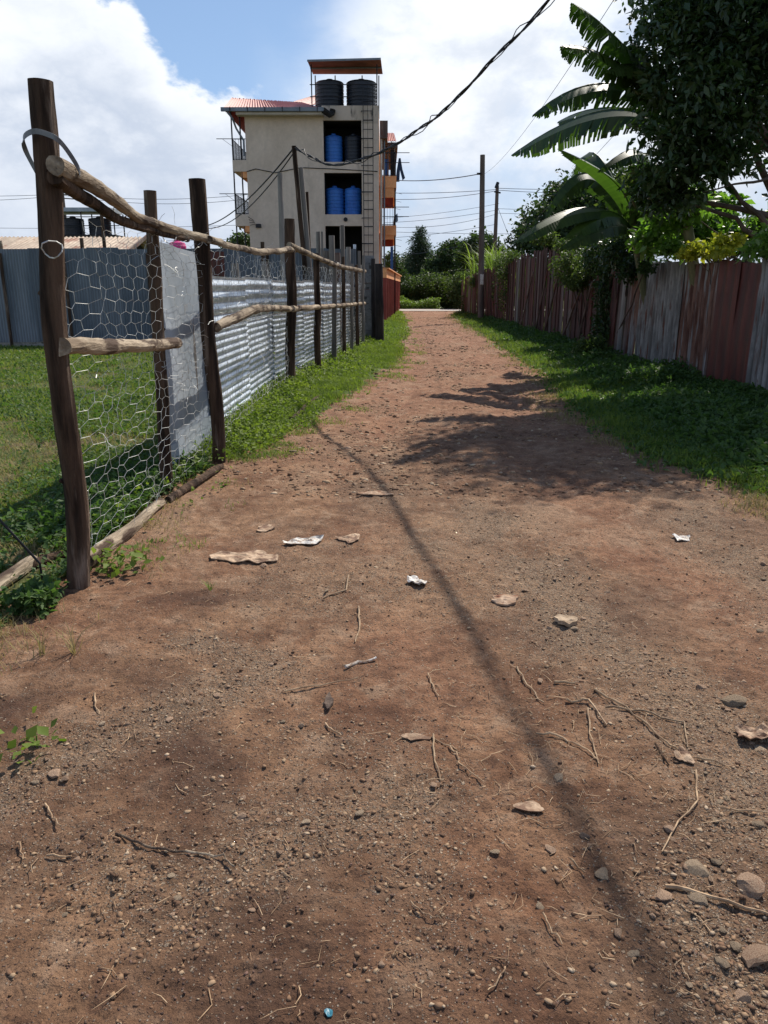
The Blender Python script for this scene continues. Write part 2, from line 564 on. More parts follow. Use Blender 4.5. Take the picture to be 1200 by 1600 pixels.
leafmat('vine', (.03, .055, .018), (.11, .145, .045), .38, .55, .2, 2.2, (1.4, 1.6, .7))
leafmat('hedge', (.03, .05, .02), (.09, .13, .045), .33, .55, .2, 1.0, (1.4, 1.6, .7))

# soil: colour follows where the earth is wet, red or gravelly (stored per vertex), grain from noise
m, t, out = newmat('dirt')
pos = t.n('ShaderNodeNewGeometry').outputs['Position']
at = t.n('ShaderNodeAttribute', attribute_name='zone')
zs = t.n('ShaderNodeSeparateColor')
t.put(zs.inputs[0], at.outputs[0])
grav, wet, red = zs.outputs[0], zs.outputs[1], zs.outputs[2]
n1 = t.noise(pos, 2.2, 8, .62, .3)
n2 = t.noise(pos, 19, 8, .7)
n3 = t.noise(pos, 90, 6, .7)
base = t.mix(t.ss(n1, .35, .65), (.150, .076, .042), (.290, .168, .096))
base = t.mix(t.math('MULTIPLY', red, .6), base, (.285, .130, .074))
n5 = t.noise(pos, 5.5, 9, .68, .5)
n6 = t.noise(t.vmath('MULTIPLY', pos, (1, .55, 1)), 1.1, 8, .7, .6)
base = t.mix(t.math('MULTIPLY', t.ss(n5, .50, .66), .6), base, (.37, .25, .165))
base = t.mix(t.math('MULTIPLY', t.ss(n5, .47, .36), .6), base, (.105, .054, .034))
base = t.mix(t.math('MULTIPLY', t.ss(n6, .52, .64), .5), base, (.34, .225, .145))
base = t.mix(t.math('MULTIPLY', wet, .85), base, (.078, .042, .028))
base = t.mix(t.math('MULTIPLY', grav, .55), base, (.285, .19, .118))
v1 = t.n('ShaderNodeTexVoronoi'); v1.inputs['Scale'].default_value = 75
t.put(v1.inputs['Vector'], t.vmath('ADD', pos, t.math('MULTIPLY', n2, .03)))
v2 = t.n('ShaderNodeTexVoronoi'); v2.inputs['Scale'].default_value = 170
t.put(v2.inputs['Vector'], pos)
vs1 = t.n('ShaderNodeSeparateColor'); t.put(vs1.inputs[0], v1.outputs['Color'])
vs2 = t.n('ShaderNodeSeparateColor'); t.put(vs2.inputs[0], v2.outputs['Color'])
thr = t.math('SUBTRACT', .985, t.math('MULTIPLY', grav, .42))
big = t.math('MULTIPLY', t.math('GREATER_THAN', vs1.outputs[0], thr), t.ss(v1.outputs['Distance'], .55, .30))
thr2 = t.math('SUBTRACT', .93, t.math('MULTIPLY', grav, .5))
small = t.math('MULTIPLY', t.math('GREATER_THAN', vs2.outputs[0], thr2), t.ss(v2.outputs['Distance'], .6, .35))
peb = t.mix(vs1.outputs[1], (.18, .115, .075), (.42, .32, .225))
peb2 = t.mix(vs2.outputs[1], (.12, .095, .08), (.46, .38, .29))
base = t.mix(t.math('MULTIPLY', small, .8), base, peb2)
base = t.mix(big, base, peb)
darkg = t.math('MULTIPLY', t.ss(n3, .50, .34), .75)
base = t.mix(darkg, base, (.05, .032, .026))
k = t.math('ADD', .35, t.math('MULTIPLY', n2, 1.3))
n7 = t.noise(pos, 230, 3, .7)
k = t.math('MULTIPLY', k, t.math('ADD', .45, t.math('MULTIPLY', n7, 1.1)))
base = t.mix(1.0, base, k, 'MULTIPLY')
hh = t.math('ADD', t.math('MULTIPLY', n2, .9), t.math('MULTIPLY', n3, .55))
hh = t.math('ADD', hh, t.math('MULTIPLY', big, .5))
hh = t.math('ADD', hh, t.math('MULTIPLY', small, .22))
t.put(out.inputs[0], principled(t, base, .92, 0, bump(t, hh, 1.0, .018), .15))

m, t, out = newmat('field_soil')
pos = t.n('ShaderNodeNewGeometry').outputs['Position']
n1 = t.noise(pos, .8, 7, .62, .3)
n2 = t.noise(pos, 14, 7, .7)
n3 = t.noise(pos, 60, 6, .7)
g1 = t.mix(t.ss(n2, .3, .7), (.035, .06, .012), (.10, .125, .03))
s1 = t.mix(t.ss(n2, .3, .7), (.095, .062, .042), (.19, .135, .09))
base = t.mix(t.ss(n1, .50, .66), g1, s1)
k = t.math('ADD', .6, t.math('MULTIPLY', n3, .8))
base = t.mix(1.0, base, k, 'MULTIPLY')
t.put(out.inputs[0], principled(t, base, .95, 0, bump(t, t.math('ADD', n2, n3), .8, .02), .2))

M = MATS

# ------------------------------------------------------------------ ground, tracks
def grid_faces(nx, ny):
    i = np.arange((ny - 1) * (nx - 1))
    r = i // (nx - 1); c = i % (nx - 1)
    a = r * nx + c
    return np.stack([a, a + 1, a + nx + 1, a + nx], 1)


xs = np.concatenate([[-900, -500, -250, -120, -60, -35, -24], np.arange(-16, -5, .3), np.arange(-5, 7, .1), np.arange(7, 16, .5), [18, 24, 35, 60, 120, 250, 500, 900]])
ys = np.concatenate([[-300, -100, -40, -15, -6], np.arange(-3, 24, .12), np.arange(24, 64, .5), [66, 70, 80, 100, 140, 220, 400, 800, 1500]])
X, Y = np.meshgrid(xs, ys)
near = 1 - sstep(30, 90, np.hypot(X, Y))
Z = hgt(X, Y) * near
inroad = sstep(-.25, .1, X - xl(Y)) * sstep(-.25, .1, xr(Y) - X) * (Y < 57)
Z = Z - .09 * inroad
ground = np_mesh('ground', np.stack([X, Y, Z], -1).reshape(-1, 3), grid_faces(len(xs), len(ys)), mat=M['field_soil'], smooth=True)
tag(ground, kind='structure')

# the red dirt track: real relief, finest near the camera
NR, NC = 880, 420
yy = np.concatenate([np.linspace(-4, .75, 30)[:-1], .75 * (57 / .75) ** np.linspace(0, 1, NR)])
uu = np.linspace(0, 1, NC)
wig = lambda y, s: .16 * fbm(y, y * 0 + s, 1.1, 4, s) + .05 * fbm(y, y * 0 + s, 6, 2, s + 5)
A = xl(yy) - .55 + wig(yy, 3)
B = xr(yy) + .60 + wig(yy, 8)
X = A[:, None] + (B - A)[:, None] * uu[None, :]
Y = np.repeat(yy[:, None], NC, 1)


def fine_relief(X, Y):
    f = .016 * fbm(X, Y, 4, 5, 21, .62)
    clod = np.clip(fbm(X, Y, 16, 3, 31), .05, 1)
    f = f + .018 * clod * (.3 + .7 * sstep(-.2, .5, fbm(X, Y, .9, 3, 41)))
    f = f + .009 * fbm(X, Y, 42, 2, 51)
    fade = 1 - sstep(5, 14, Y)
    mid = (.035 * np.clip(fbm(X, Y, 2.4, 5, 61, .65), -.3, 1) + .02 * np.clip(fbm(X, Y, 7, 3, 66, .6), 0, 1)) * sstep(4, 12, Y)
    return f * fade + mid


edge_t = np.minimum(1, np.minimum(uu, 1 - uu) * 14)[None, :]
Z = hgt(X, Y) + fine_relief(X, Y) * edge_t - .03 * (1 - edge_t)
road = np_mesh('dirt_road', np.stack([X, Y, Z], -1).reshape(-1, 3), grid_faces(NC, len(yy)), mat=M['dirt'], smooth=True)
tag(road, kind='structure')


def zones(X, Y):
    # gravel bands as in the photograph, in metres on the ground
    def band(pts, w):
        d = np.full(X.shape, 9.0)
        for (x0, y0), (x1, y1) in zip(pts[:-1], pts[1:]):
            dx, dy = x1 - x0, y1 - y0
            t_ = np.clip(((X - x0) * dx + (Y - y0) * dy) / (dx * dx + dy * dy), 0, 1)
            d = np.minimum(d, np.hypot(X - x0 - t_ * dx, Y - y0 - t_ * dy))
        return np.exp(-(d / w) ** 2)
    P = lambda l: [(G(a, b).x, G(a, b).y) for a, b in l]
    g = band(P([(760, 790), (830, 900), (900, 980), (1050, 1090), (1180, 1180), (1400, 1280)]), .30)
    g = np.maximum(g, band(P([(1130, 1250), (1080, 1400), (1190, 1560), (1300, 1600)]), .15))
    g = np.maximum(g, band(P([(1060, 790), (1200, 900), (1350, 1000)]), .35) * .9)
    g = np.maximum(g, .75 * band(P([(640, 1250), (450, 1300), (300, 1420), (100, 1350)]), .16))
    g = np.maximum(g, .8 * band(P([(300, 1010), (420, 1050), (140, 1180), (40, 1250)]), .16))
    g = np.maximum(g, .6 * band(P([(560, 700), (660, 820), (640, 900), (800, 930)]), .35))
    g = np.maximum(g, .45 * band(P([(650, 1330), (700, 1500)]), .12))
    g = g * (.35 + .9 * sstep(-.45, .45, fbm(X, Y, 3.2, 4, 71)))
    g = np.clip(g + .35 * sstep(.1, .7, fbm(X, Y, 1.6, 4, 72)), 0, 1)
    w = band(P([(60, 1100), (250, 1080), (320, 1180), (200, 1500), (60, 1600)]), .28)
    w = np.maximum(w, band(P([(250, 960), (400, 900), (470, 830)]), .32))
    w = np.maximum(w, .6 * band(P([(600, 1200), (640, 1400), (560, 1600)]), .25))
    w = np.maximum(w, .5 * band(P([(850, 1250), (900, 1600)]), .2))
    w = np.maximum(w, .72 * (1 - sstep(1.8, 4.2, Y)))
    w = np.clip(w * (.6 + 1.3 * fbm(X, Y, 2.6, 5, 73)) + .5 * sstep(.15, .6, fbm(X, Y, .8, 4, 74)) * (Y < 9), 0, 1)
    r = sstep(5, 12, Y) * .75 + .5 * band(P([(900, 760), (1000, 850), (1150, 950), (1300, 1050)]), .4) + .35 * sstep(0, .6, fbm(X, Y, .7, 3, 75))
    xm = (xl(Y) + xr(Y)) / 2 + .12 * fbm(Y, Y * 0, .3, 2, 1)
    rut = np.exp(-((X - xm + .85) / .24) ** 2) + np.exp(-((X - xm - .75) / .26) ** 2)
    rut = rut * (.5 + .6 * fbm(X, Y, 1.3, 3, 79))
    g = np.clip(g * (1 - .6 * np.clip(rut, 0, 1)), 0, 1)
    r = r + .5 * rut
    return g, w * (1 - sstep(8, 16, Y)), np.clip(r, 0, 1)


g, w, r = zones(X, Y)
ca = road.data.color_attributes.new('zone', 'FLOAT_COLOR', 'POINT')
ca.data.foreach_set('color', np.stack([g, w, r, np.ones_like(g)], -1).astype(np.float32).ravel())

# the road it runs into
mb = MB()
pts = [(-60, 55.6), (-20, 56.2), (0, 56.5), (8, 56.4), (25, 55.5), (70, 53)]
for (x0, y0), (x1, y1) in zip(pts[:-1], pts[1:]):
    mb.add([(x0, y0, .035), (x1, y1, .035), (x1, y1 + 4.4, .055), (x0, y0 + 4.4, .055)], [(0, 1, 2, 3)])
tag(mb.build('cross_road', M['asphalt_pale']), kind='structure')

# ------------------------------------------------------------------ foliage makers
def leaf_cloud(P, size, aspect=.45, up=.2, fold=.25, rs=rng, droop=0.0):
    """P (n,3) leaf positions -> folded leaves of two triangles each"""
    n = len(P)
    th = rs.uniform(0, 2 * np.pi, n); ph = rs.normal(-droop, .55, n)
    d = np.stack([np.cos(th) * np.cos(ph), np.sin(th) * np.cos(ph), np.sin(ph)], 1)
    nn = rs.normal(0, 1, (n, 3)); nn[:, 2] += up * 4
    s = np.cross(d, nn); s /= np.linalg.norm(s, axis=1)[:, None] + 1e-9
    nrm = np.cross(s, d)
    L = (size * rs.uniform(.6, 1.35, n))[:, None]
    base = P; tip = P + d * L
    midp = P + d * L * .45
    l = midp + s * L * aspect * .5 + nrm * L * fold * .3
    r_ = midp - s * L * aspect * .5 + nrm * L * fold * .3
    V = np.stack([base, l, tip, r_], 1).reshape(-1, 3)
    i = np.arange(n) * 4
    Tt = np.concatenate([np.stack([i, i + 2, i + 1], 1), np.stack([i, i + 3, i + 2], 1)])
    return V, Tt


def blades(P, hgt_, width, lean=.5, rs=rng):
    """grass blades: two-segment curved blades, 3 triangles each"""
    n = len(P)
    th = rs.uniform(0, 2 * np.pi, n)
    h = hgt_ * rs.uniform(.5, 1.3, n)
    ln = lean * rs.uniform(.2, 1.6, n) * h
    w = width * rs.uniform(.6, 1.3, n)
    dx, dy = np.cos(th), np.sin(th)
    s = np.stack([-dy, dx, dx * 0], 1)
    mid = P + np.stack([dx * ln * .35, dy * ln * .35, h * .6], 1)
    tip = P + np.stack([dx * ln, dy * ln, h], 1)
    V = np.stack([P - s * w[:, None] / 2, P + s * w[:, None] / 2, mid + s * w[:, None] * .4, mid - s * w[:, None] * .4, tip], 1).reshape(-1, 3)
    i = np.arange(n) * 5
    Q = np.stack([i, i + 1, i + 2, i + 3], 1)
    Tt = np.stack([i + 3, i + 2, i + 4], 1)
    return V, Q, Tt


def scatter(n, x0, x1, y0, y1, ok, power=1.6, dens=None):
    """points on the ground, denser towards the camera"""
    out_ = []
    tot = 0
    while tot < n:
        k = n * 3
        u = rng.uniform(0, 1, k)
        e = 1 - power
        y = (y0 ** e + u * (y1 ** e - y0 ** e)) ** (1 / e)
        x = rng.uniform(x0, x1, k)
        mk = ok(x, y)
        if dens is not None: mk &= rng.uniform(0, 1, k) < dens(x, y)
        p = np.stack([x[mk], y[mk]], 1)
        if len(p) == 0: break
        out_.append(p); tot += len(p)
    p = np.concatenate(out_)[:n]
    return np.column_stack([p, hgt(p[:, 0], p[:, 1])])


# lawn behind the wire fence
LOGS = [[(134, 888), (200, 832), (252, 785), (300, 760), (345, 732)], [(-40, 960), (0, 925), (52, 885)]]


def clear_logs(x, y):
    m_ = np.ones(x.shape, bool)
    for pl in LOGS:
        g_ = [G(a, b) for a, b in pl]
        for a, b in zip(g_[:-1], g_[1:]):
            dx, dy = b.x - a.x, b.y - a.y
            t_ = np.clip(((x - a.x) * dx + (y - a.y) * dy) / (dx * dx + dy * dy), 0, 1)
            d = np.hypot(x - a.x - t_ * dx, y - a.y - t_ * dy)
            side = (x - a.x) * dy - (y - a.y) * dx          # keep a strip clear on the camera side
            m_ &= ~((d < .09) | ((d < .20) & (side > 0) & (rng.uniform(0, 1, x.shape) < .8)))
    return m_


inl = lambda x, y: clear_logs(x, y) & (x < fence_x(y) - .12) & (x > -.58 * y - 1.0) & (y < 21.4)
ld = lambda x, y: np.clip(.95 - 1.1 * sstep(.05, .45, fbm(x, y, .55, 3, 91)), .06, 1)
P = scatter(120000, -13, -1, 2.6, 21.4, inl, 1.7, ld)
far = .55 + P[:, 1] * .045
V, Q, Tt = blades(P, .062 * far, .0055 * far * 1.5, .8)
tag(np_mesh('lawn_grass', V, Q, Tt, M['grass_lawn']), 'short bright green grass of the plot behind the wire fence', 'grass', kind='stuff')
P = scatter(70000, -13, -1, 2.6, 21.4, inl, 1.7, ld)
P[:, 2] += rng.uniform(.01, .05, len(P))
V, Tt = leaf_cloud(P, .022 + .0022 * P[:, 1], .8, .8)
tag(np_mesh('clover', V, None, Tt, M['weed']), 'low clover and broadleaf weeds through the lawn', 'ground cover', kind='stuff')
P = scatter(16000, -13, -1, 2.6, 21.4, inl, 1.7, lambda x, y: sstep(0, .4, fbm(x, y, .55, 3, 91)))
V, Q, Tt = blades(P, .05, .007, 1.6)
tag(np_mesh('dry_grass', V, Q, Tt, M['grass_dry']), 'straw coloured dry grass in the thin patches of the lawn', 'grass', kind='stuff')

P = scatter(9000, -3.2, -1.6, 3.6, 7.0, lambda x, y: clear_logs(x, y) & (x < fence_x(y) + .02) & (x > fence_x(y) - .9), 1.5, lambda x, y: np.clip(.5 + fbm(x, y, 2.5, 3, 44), .02, 1) * np.clip(1.2 - (fence_x(y) - x) / .8, .1, 1))
P[:, 2] += rng.uniform(0, 1, len(P)) * .11
V, Tt = leaf_cloud(P, .05, .5, .5)
tag(np_mesh('fence_foot_weeds', V, None, Tt, M['weed']), 'broad leafed weeds just inside the near end of the wire fence', 'weeds', kind='stuff')

# left verge between fence and track
wob = lambda x, y: .30 * fbm(x, y, 1.3, 4, 95) + .30 * fbm(x, y, .45, 2, 93)
inv = lambda x, y: clear_logs(x, y) & (x > fence_x(y) - .25) & (x < xl(y) + wob(x, y) - .02) & (y > 4.2) & (y < 56)
vd = lambda x, y: (.12 + .88 * sstep(7, 9.5, y)) * np.clip(1.4 * sstep(-.02, .55 + .032 * y, xl(y) + wob(x, y) - x), .0, 1) * np.clip(.6 + 2.2 * fbm(x, y, 1.5, 4, 96), .03, 1) * (1 - .8 * sstep(-.5, .1, x - xl(y) - .0) * sstep(.2, -.4, fbm(x, y, 1.2, 3, 97)))
P = scatter(95000, -2.2, 1.7, 4.2, 56, inv, 1.35, vd)
far = .7 + P[:, 1] * .035
V, Q, Tt = blades(P, .072 * far * (.75 + .9 * np.clip(fbm(P[:, 0], P[:, 1], .9, 4, 92), -.4, 1)), .006 * far, .8)
tag(np_mesh('verge_grass', V, Q, Tt, M['grass_verge']), 'bright green grass verge between wire fence and red track', 'grass', kind='stuff')
P = scatter(42000, -2.2, 1.7, 4.2, 56, inv, 1.5, lambda x, y: (.10 + .9 * sstep(7.0, 8.2, y)) * np.clip(.9 + .8 * fbm(x, y, 2.2, 3, 94), .1, 1) * np.clip(1.1 - 1.2 * (x - fence_x(y)) / (.25 + .07 * y), .03, 1))
hh_ = .02 + .16 * np.exp(-np.clip(P[:, 0] - fence_x(P[:, 1]) - .05, 0, 9) / .28)
P[:, 2] += rng.uniform(.0, 1, len(P)) * hh_
V, Tt = leaf_cloud(P, .034 + .0016 * P[:, 1], .6, .5)
tag(np_mesh('verge_weeds', V, None, Tt, M['grass_verge']), 'leafy weeds growing along the foot of the wire fence', 'weeds', kind='stuff')

P = scatter(7000, -2.2, 1.9, 4.2, 50, lambda x, y: (x > xl(y) - .5) & (x < xl(y) + .55), 1.4, lambda x, y: sstep(.15, .55, fbm(x, y, 1.9, 4, 112)) * np.clip(1 - (x - xl(y) - .1) / .45, 0, 1))
V, Q, Tt = blades(P, .035 * (.8 + P[:, 1] * .04), .005 * (.8 + P[:, 1] * .04), 1.2)
tag(np_mesh('trampled_grass', V, Q, Tt, M['grass_verge']), 'short trampled grass tufts creeping onto the left side of the track', 'grass', kind='stuff')
P = scatter(9000, 2, 5, 4.6, 50, lambda x, y: (x > xr(y) - .6) & (x < xr(y) + .6), 1.4, lambda x, y: sstep(.05, .5, fbm(x, y, 1.7, 4, 113)) * np.clip(1 - (xr(y) - x) / .55, 0, 1))
V, Q, Tt = blades(P, .04 * (.8 + P[:, 1] * .04), .005 * (.8 + P[:, 1] * .04), 1.2)
tag(np_mesh('trampled_grass', V, Q, Tt, M['grass_dry']), 'yellowing short grass creeping onto the right side of the track', 'grass', kind='stuff')

# right verge: thick dark weeds up to the fence
inr = lambda x, y: (x > xr(y) + .35 * fbm(x, y, 1.1, 4, 99) - .1) & (x < 5.55) & (y < 55)
P = scatter(90000, 2.1, 6, 4.6, 55, inr, 1.35, lambda x, y: np.clip(.12 + 1.6 * sstep(0, .6, x - xr(y)), 0, 1) * np.clip(.75 + 1.2 * fbm(x, y, 1.5, 4, 98), .04, 1))
far = .8 + P[:, 1] * .03
V, Q, Tt = blades(P, .085 * far, .0065 * far, .8)
tag(np_mesh('roadside_grass', V, Q, Tt, M['grass_verge']), 'green grass along the right edge of the track', 'grass', kind='stuff')
P = scatter(100000, 2.1, 6, 5.5, 55, inr, 1.3, lambda x, y: np.clip((x - xr(y)) / 1.2, .03, 1) * np.clip(.8 + fbm(x, y, 1.2, 3, 88), .1, 1))
dd = P[:, 0] - xr(P[:, 1])
hh_ = .04 + (.17 + .22 * fbm(P[:, 0], P[:, 1], 1.1, 3, 89)) * sstep(.2, 1.9, dd)
P[:, 2] += rng.uniform(0, 1, len(P)) ** .8 * hh_
V, Tt = leaf_cloud(P, .06 + .0016 * P[:, 1], .5, .3)
tag(np_mesh('roadside_weeds', V, None, Tt, M['weed']), 'dense leafy weeds shaded by the right hand fence', 'weeds', kind='stuff')

# thin stray grass at the near left
mk = lambda x, y: (x < xl(y) + .5) & (x > -.55 * y - .5)
P = scatter(3500, -3.2, -.8, 2.2, 6.5, mk, 1.5, lambda x, y: sstep(.05, .5, fbm(x, y, 3.1, 3, 101)) * np.clip(1 - (x - xl(y)) / .5, 0, 1))
V, Q, Tt = blades(P, .05, .004, 1.0)
tag(np_mesh('stray_grass', V, Q, Tt, M['grass_dry']), 'thin pale grass where the dirt meets the lawn', 'grass', kind='stuff')

# ------------------------------------------------------------------ gravel, stones
def ico():
    p = (1 + 5 ** .5) / 2
    v = np.array([(-1, p, 0), (1, p, 0), (-1, -p, 0), (1, -p, 0), (0, -1, p), (0, 1, p), (0, -1, -p), (0, 1, -p), (p, 0, -1), (p, 0, 1), (-p, 0, -1), (-p, 0, 1)], float)
    v /= np.linalg.norm(v[0])
    f = np.array([(0, 11, 5), (0, 5, 1), (0, 1, 7), (0, 7, 10), (0, 10, 11), (1, 5, 9), (5, 11, 4), (11, 10, 2), (10, 7, 6), (7, 1, 8), (3, 9, 4), (3, 4, 2), (3, 2, 6), (3, 6, 8), (3, 8, 9), (4, 9, 5), (2, 4, 11), (6, 2, 10), (8, 6, 7), (9, 8, 1)])
    return v, f


IV, IF = ico()


def road_z(x, y):
    return hgt(x, y) + fine_relief(x, y)


def pebbles(n, rmin, rmax, y0, y1, gpow, name, label, mat, power=2.0):
    ok = lambda x, y: (x > np.maximum(xl(y) - .3, -.55 * y - .3)) & (x < np.minimum(xr(y) + .3, .55 * y + .3))
    dn = lambda x, y: np.clip(.06 + zones(x, y)[0] ** gpow, 0, 1)
    P = scatter(n, -3, 5, y0, y1, ok, power, dn)
    P[:, 2] = road_z(P[:, 0], P[:, 1])
    r = rmin * (rmax / rmin) ** (rng.uniform(0, 1, n) ** 2.6) * (1 + .06 * np.clip(P[:, 1] - 2, 0, 20))
    V = IV[None] * (1 + rng.uniform(-.42, .35, (n, 12, 1)))
    sc = np.stack([rng.uniform(.8, 1.3, n), rng.uniform(.6, 1.1, n), rng.uniform(.3, .6, n)], 1)
    V = V * sc[:, None, :] * r[:, None, None]
    a = rng.uniform(0, 6.28, n); c, s = np.cos(a)[:, None], np.sin(a)[:, None]
    V = np.stack([V[..., 0] * c - V[..., 1] * s, V[..., 0] * s + V[..., 1] * c, V[..., 2]], -1)
    V = V + P[:, None, :] + np.array([0, 0, 1.0]) * (r * .02)[:, None, None]
    F = (IF[None] + (np.arange(n) * 12)[:, None, None]).reshape(-1, 3)
    o = np_mesh(name, V.reshape(-1, 3), None, F, mat)
    return tag(o, label, 'gravel', kind='stuff')


def pebmat(name, stops):
    m, t, out = newmat(name)
    g = t.n('ShaderNodeNewGeometry')
    c = t.ramp(g.outputs['Random Per Island'], stops)
    n = t.noise(g.outputs['Position'], 120, 4, .7)
    col = t.mix(1.0, c, t.math('ADD', .6, t.math('MULTIPLY', n, .8)), 'MULTIPLY')
    t.put(out.inputs[0], principled(t, col, .9, 0, bump(t, n, .5, .003), .3))
    return m


pebmat('gravel_mix', [(0, (.09, .05, .03)), (.4, (.19, .105, .06)), (.7, (.28, .175, .10)), (.92, (.34, .24, .15)), (1, (.46, .35, .24))])
pebmat('clod_mix', [(0, (.045, .028, .022)), (.5, (.10, .058, .042)), (1, (.17, .10, .075))])
pebbles(26000, .0016, .010, 1.0, 16, .8, 'gravel', 'small mixed gravel scattered over the red dirt track', M['gravel_mix'], 2.2)
pebbles(15000, .0012, .0062, 1.0, 12, .2, 'soil_crumbs', 'dark crumbs and clods of soil on the track', M['clod_mix'], 2.2)


pebbles(5200, .008, .026, 6, 45, .12, 'rubble', 'rough small rubble pressed into the far part of the track', M['gravel_mix'], 1.2)


def stone_mesh(seed):
    rs = np.random.default_rng(seed)
    import bmesh
    bm = bmesh.new()
    bmesh.ops.create_icosphere(bm, subdivisions=2, radius=1)
    cuts = [(Vector(rs.normal(0, 1, 3)).normalized(), rs.uniform(.45, .8)) for _ in range(10)]
    for v in bm.verts:
        for nrm, d in cuts:
            e = v.co.dot(nrm) - d
            if e > 0: v.co -= nrm * e * .9
        v.co *= 1 + .10 * mnoise.noise(v.co * 2.5 + Vector((seed, 0, 0)))
    me = bpy.data.meshes.new('stone')
    bm.to_mesh(me); bm.free()
    return me


SM = {}
for kind in ('stone_grey', 'stone_tan', 'stone_dark'):
    for k in range(4):
        me = stone_mesh(hash_ := (len(SM) * 7 + 3))
        me.materials.append(M[kind])
        SM[(kind, k)] = me


def stone(px, py, rpx, kind='stone_grey', label=None, flat=.42, group=None):
    p = G(px, py)
    zc = p.y * cp + CAM_H * sp_
    r_ = rpx / 1200 * zc
    o = bpy.data.objects.new('stone', SM[(kind, random.randrange(4))])
    COL.objects.link(o)
    z = float(road_z(np.array([p.x]), np.array([p.y]))[0])
    o.location = (p.x, p.y, z + r_ * flat * .22)
    o.scale = (r_ * random.uniform(.95, 1.2), r_ * random.uniform(.75, 1.0), r_ * flat)
    o.rotation_euler = (random.uniform(-.15, .15), random.uniform(-.15, .15), random.uniform(0, 6.28))
    tag(o, label, 'stone', group)
    return o


named = [
    (1182, 1492, 30, 'stone_tan', 'large orange brown stone at the right edge of the track, biggest of the rubble'),
    (1172, 1385, 27, 'stone_tan', 'orange tan stone at the right edge beyond the reed stalk'),
    (1160, 1552, 20, 'stone_tan', 'smooth tan stone in the bottom right corner'),
    (1092, 1404, 19, 'stone_grey', 'flat grey stone just above the pale reed stalk'),
    (1088, 1358, 24, 'stone_grey', 'wide flat grey slab of rock in the rubble above the reed stalk'),
    (1036, 1398, 17, 'stone_tan', 'yellowish stone at the left tip of the reed stalk'),
    (1145, 1092, 22, 'stone_grey', 'grey flat stone right of the twig pile'),
    (1098, 1068, 15, 'stone_tan', 'tan flat stone in the gravel band above the twig pile'),
    (942, 1366, 15, 'stone_grey', 'brown grey stone lying in the cable shadow'),
    (912, 1312, 10, 'stone_dark', 'dark stone on the upper edge of the cable shadow'),
    (873, 1224, 11, 'stone_grey', 'rounded grey stone left of the twig pile at the cable shadow'),
    (773, 1337, 8, 'stone_grey', 'lone pale topped stone left of the cable shadow'),
    (845, 1422, 9, 'stone_grey', 'lone grey stone left of the shadow near the bottom'),
    (86, 1218, 13, 'stone_tan', 'round tan pebble lying alone at the left edge'),
    (378, 1279, 10, 'stone_tan', 'pale square pebble above the long stick'),
    (380, 1252, 9, 'stone_tan', 'pale oval pebble just beyond the square one'),
    (265, 1130, 7, 'stone_tan', 'tan cube shaped pebble on the dark wet soil'),
    (327, 1026, 7, 'stone_tan', 'small tan pebble at the head of the gravel patch'),
    (533, 1151, 6, 'stone_dark', 'small dark pebble at the end of a curled straw'),
    (458, 705, 7, 'stone_grey', 'white rounded stone on the grass edge by the fence'),
    (1190, 1165, 14, 'stone_grey', 'grey stone cut by the right edge beside the dry leaf'),
    (1185, 1285, 14, 'stone_grey', 'mid grey stone at the right edge above the orange tan stone'),
    (1126, 1505, 12, 'stone_grey', 'dark flat stone beside the biggest orange brown stone'),
    (1150, 1478, 11, 'stone_grey', 'light grey chipped stone between reed stalk and biggest stone'),
    (965, 1462, 12, 'stone_tan', 'reddish stone below the reed stalk tip'),
    (988, 1488, 11, 'stone_grey', 'flat stone at the lower right edge of the cable shadow'),
    (1045, 1298, 11, 'stone_tan', 'pale flat chip in the gravel near the bent stalk'),
    (860, 1332, 12, 'stone_tan', 'flat tan clod beside the cable shadow'),
    (1120, 1345, 10, 'stone_grey', 'grey stone between the flat slab and the orange tan stone'),
    (470, 1140, 6, 'stone_dark', 'small black stone in the middle of the track'),
]
for a in named:
    stone(*a)
cnt = 0
while cnt < 150:
    y = 1.15 * (8 / 1.15) ** random.random(); x = random.uniform(-.55 * y, .55 * y)
    if not (xl(y) < x < xr(y)): continue
    if random.random() > float(zones(np.array([x]), np.array([y]))[0][0]) ** 1.5: continue
    u = (x / (y * cp + CAM_H * sp_)) * 1200 + 600
    dyp = 800 + 1200 * math.tan(math.atan2(CAM_H, y) - PITCH)
    stone(u, dyp, random.uniform(3.2, 8.5) * (1.0 if y < 3.5 else .8), random.choice(['stone_grey', 'stone_tan', 'stone_tan', 'stone_tan']),
          'small rough stone half sunk in the gravelly dirt of the track', .42, 'small stones strewn on the track')
    cnt += 1

# ------------------------------------------------------------------ twigs and litter on the track
def gz(px, py, lift=.004):
    p = G(px, py)
    z = float(road_z(np.array([p.x]), np.array([p.y]))[0])
    p = G(px, py, z)
    p.z = z + lift
    return p


def stalk(pts, rpx, label, name='twig', mat='straw', cat='twig', group=None, lift=.006):
    P3 = [gz(*p, lift) for p in pts]
    # smooth resample
    q = []
    for i in range(len(P3) - 1):
        for k in range(4):
            f = k / 4
            a = P3[i].lerp(P3[i + 1], f)
            a.x += random.uniform(-.003, .003); a.y += random.uniform(-.003, .003)
            a.z = float(road_z(np.array([a.x]), np.array([a.y]))[0]) + lift + random.uniform(0, .006)
            q.append(a)
    q.append(P3[-1])
    zc = P3[0].y * cp + CAM_H * sp_
    r0 = rpx / 1200 * zc * .72
    mb = MB(); mb.tube(q, [r0 * (1 - .45 * i / len(q)) for i in range(len(q))], 6)
    o = mb.build(name, M[mat], origin=P3[0])
    return tag(o, label, cat, group)


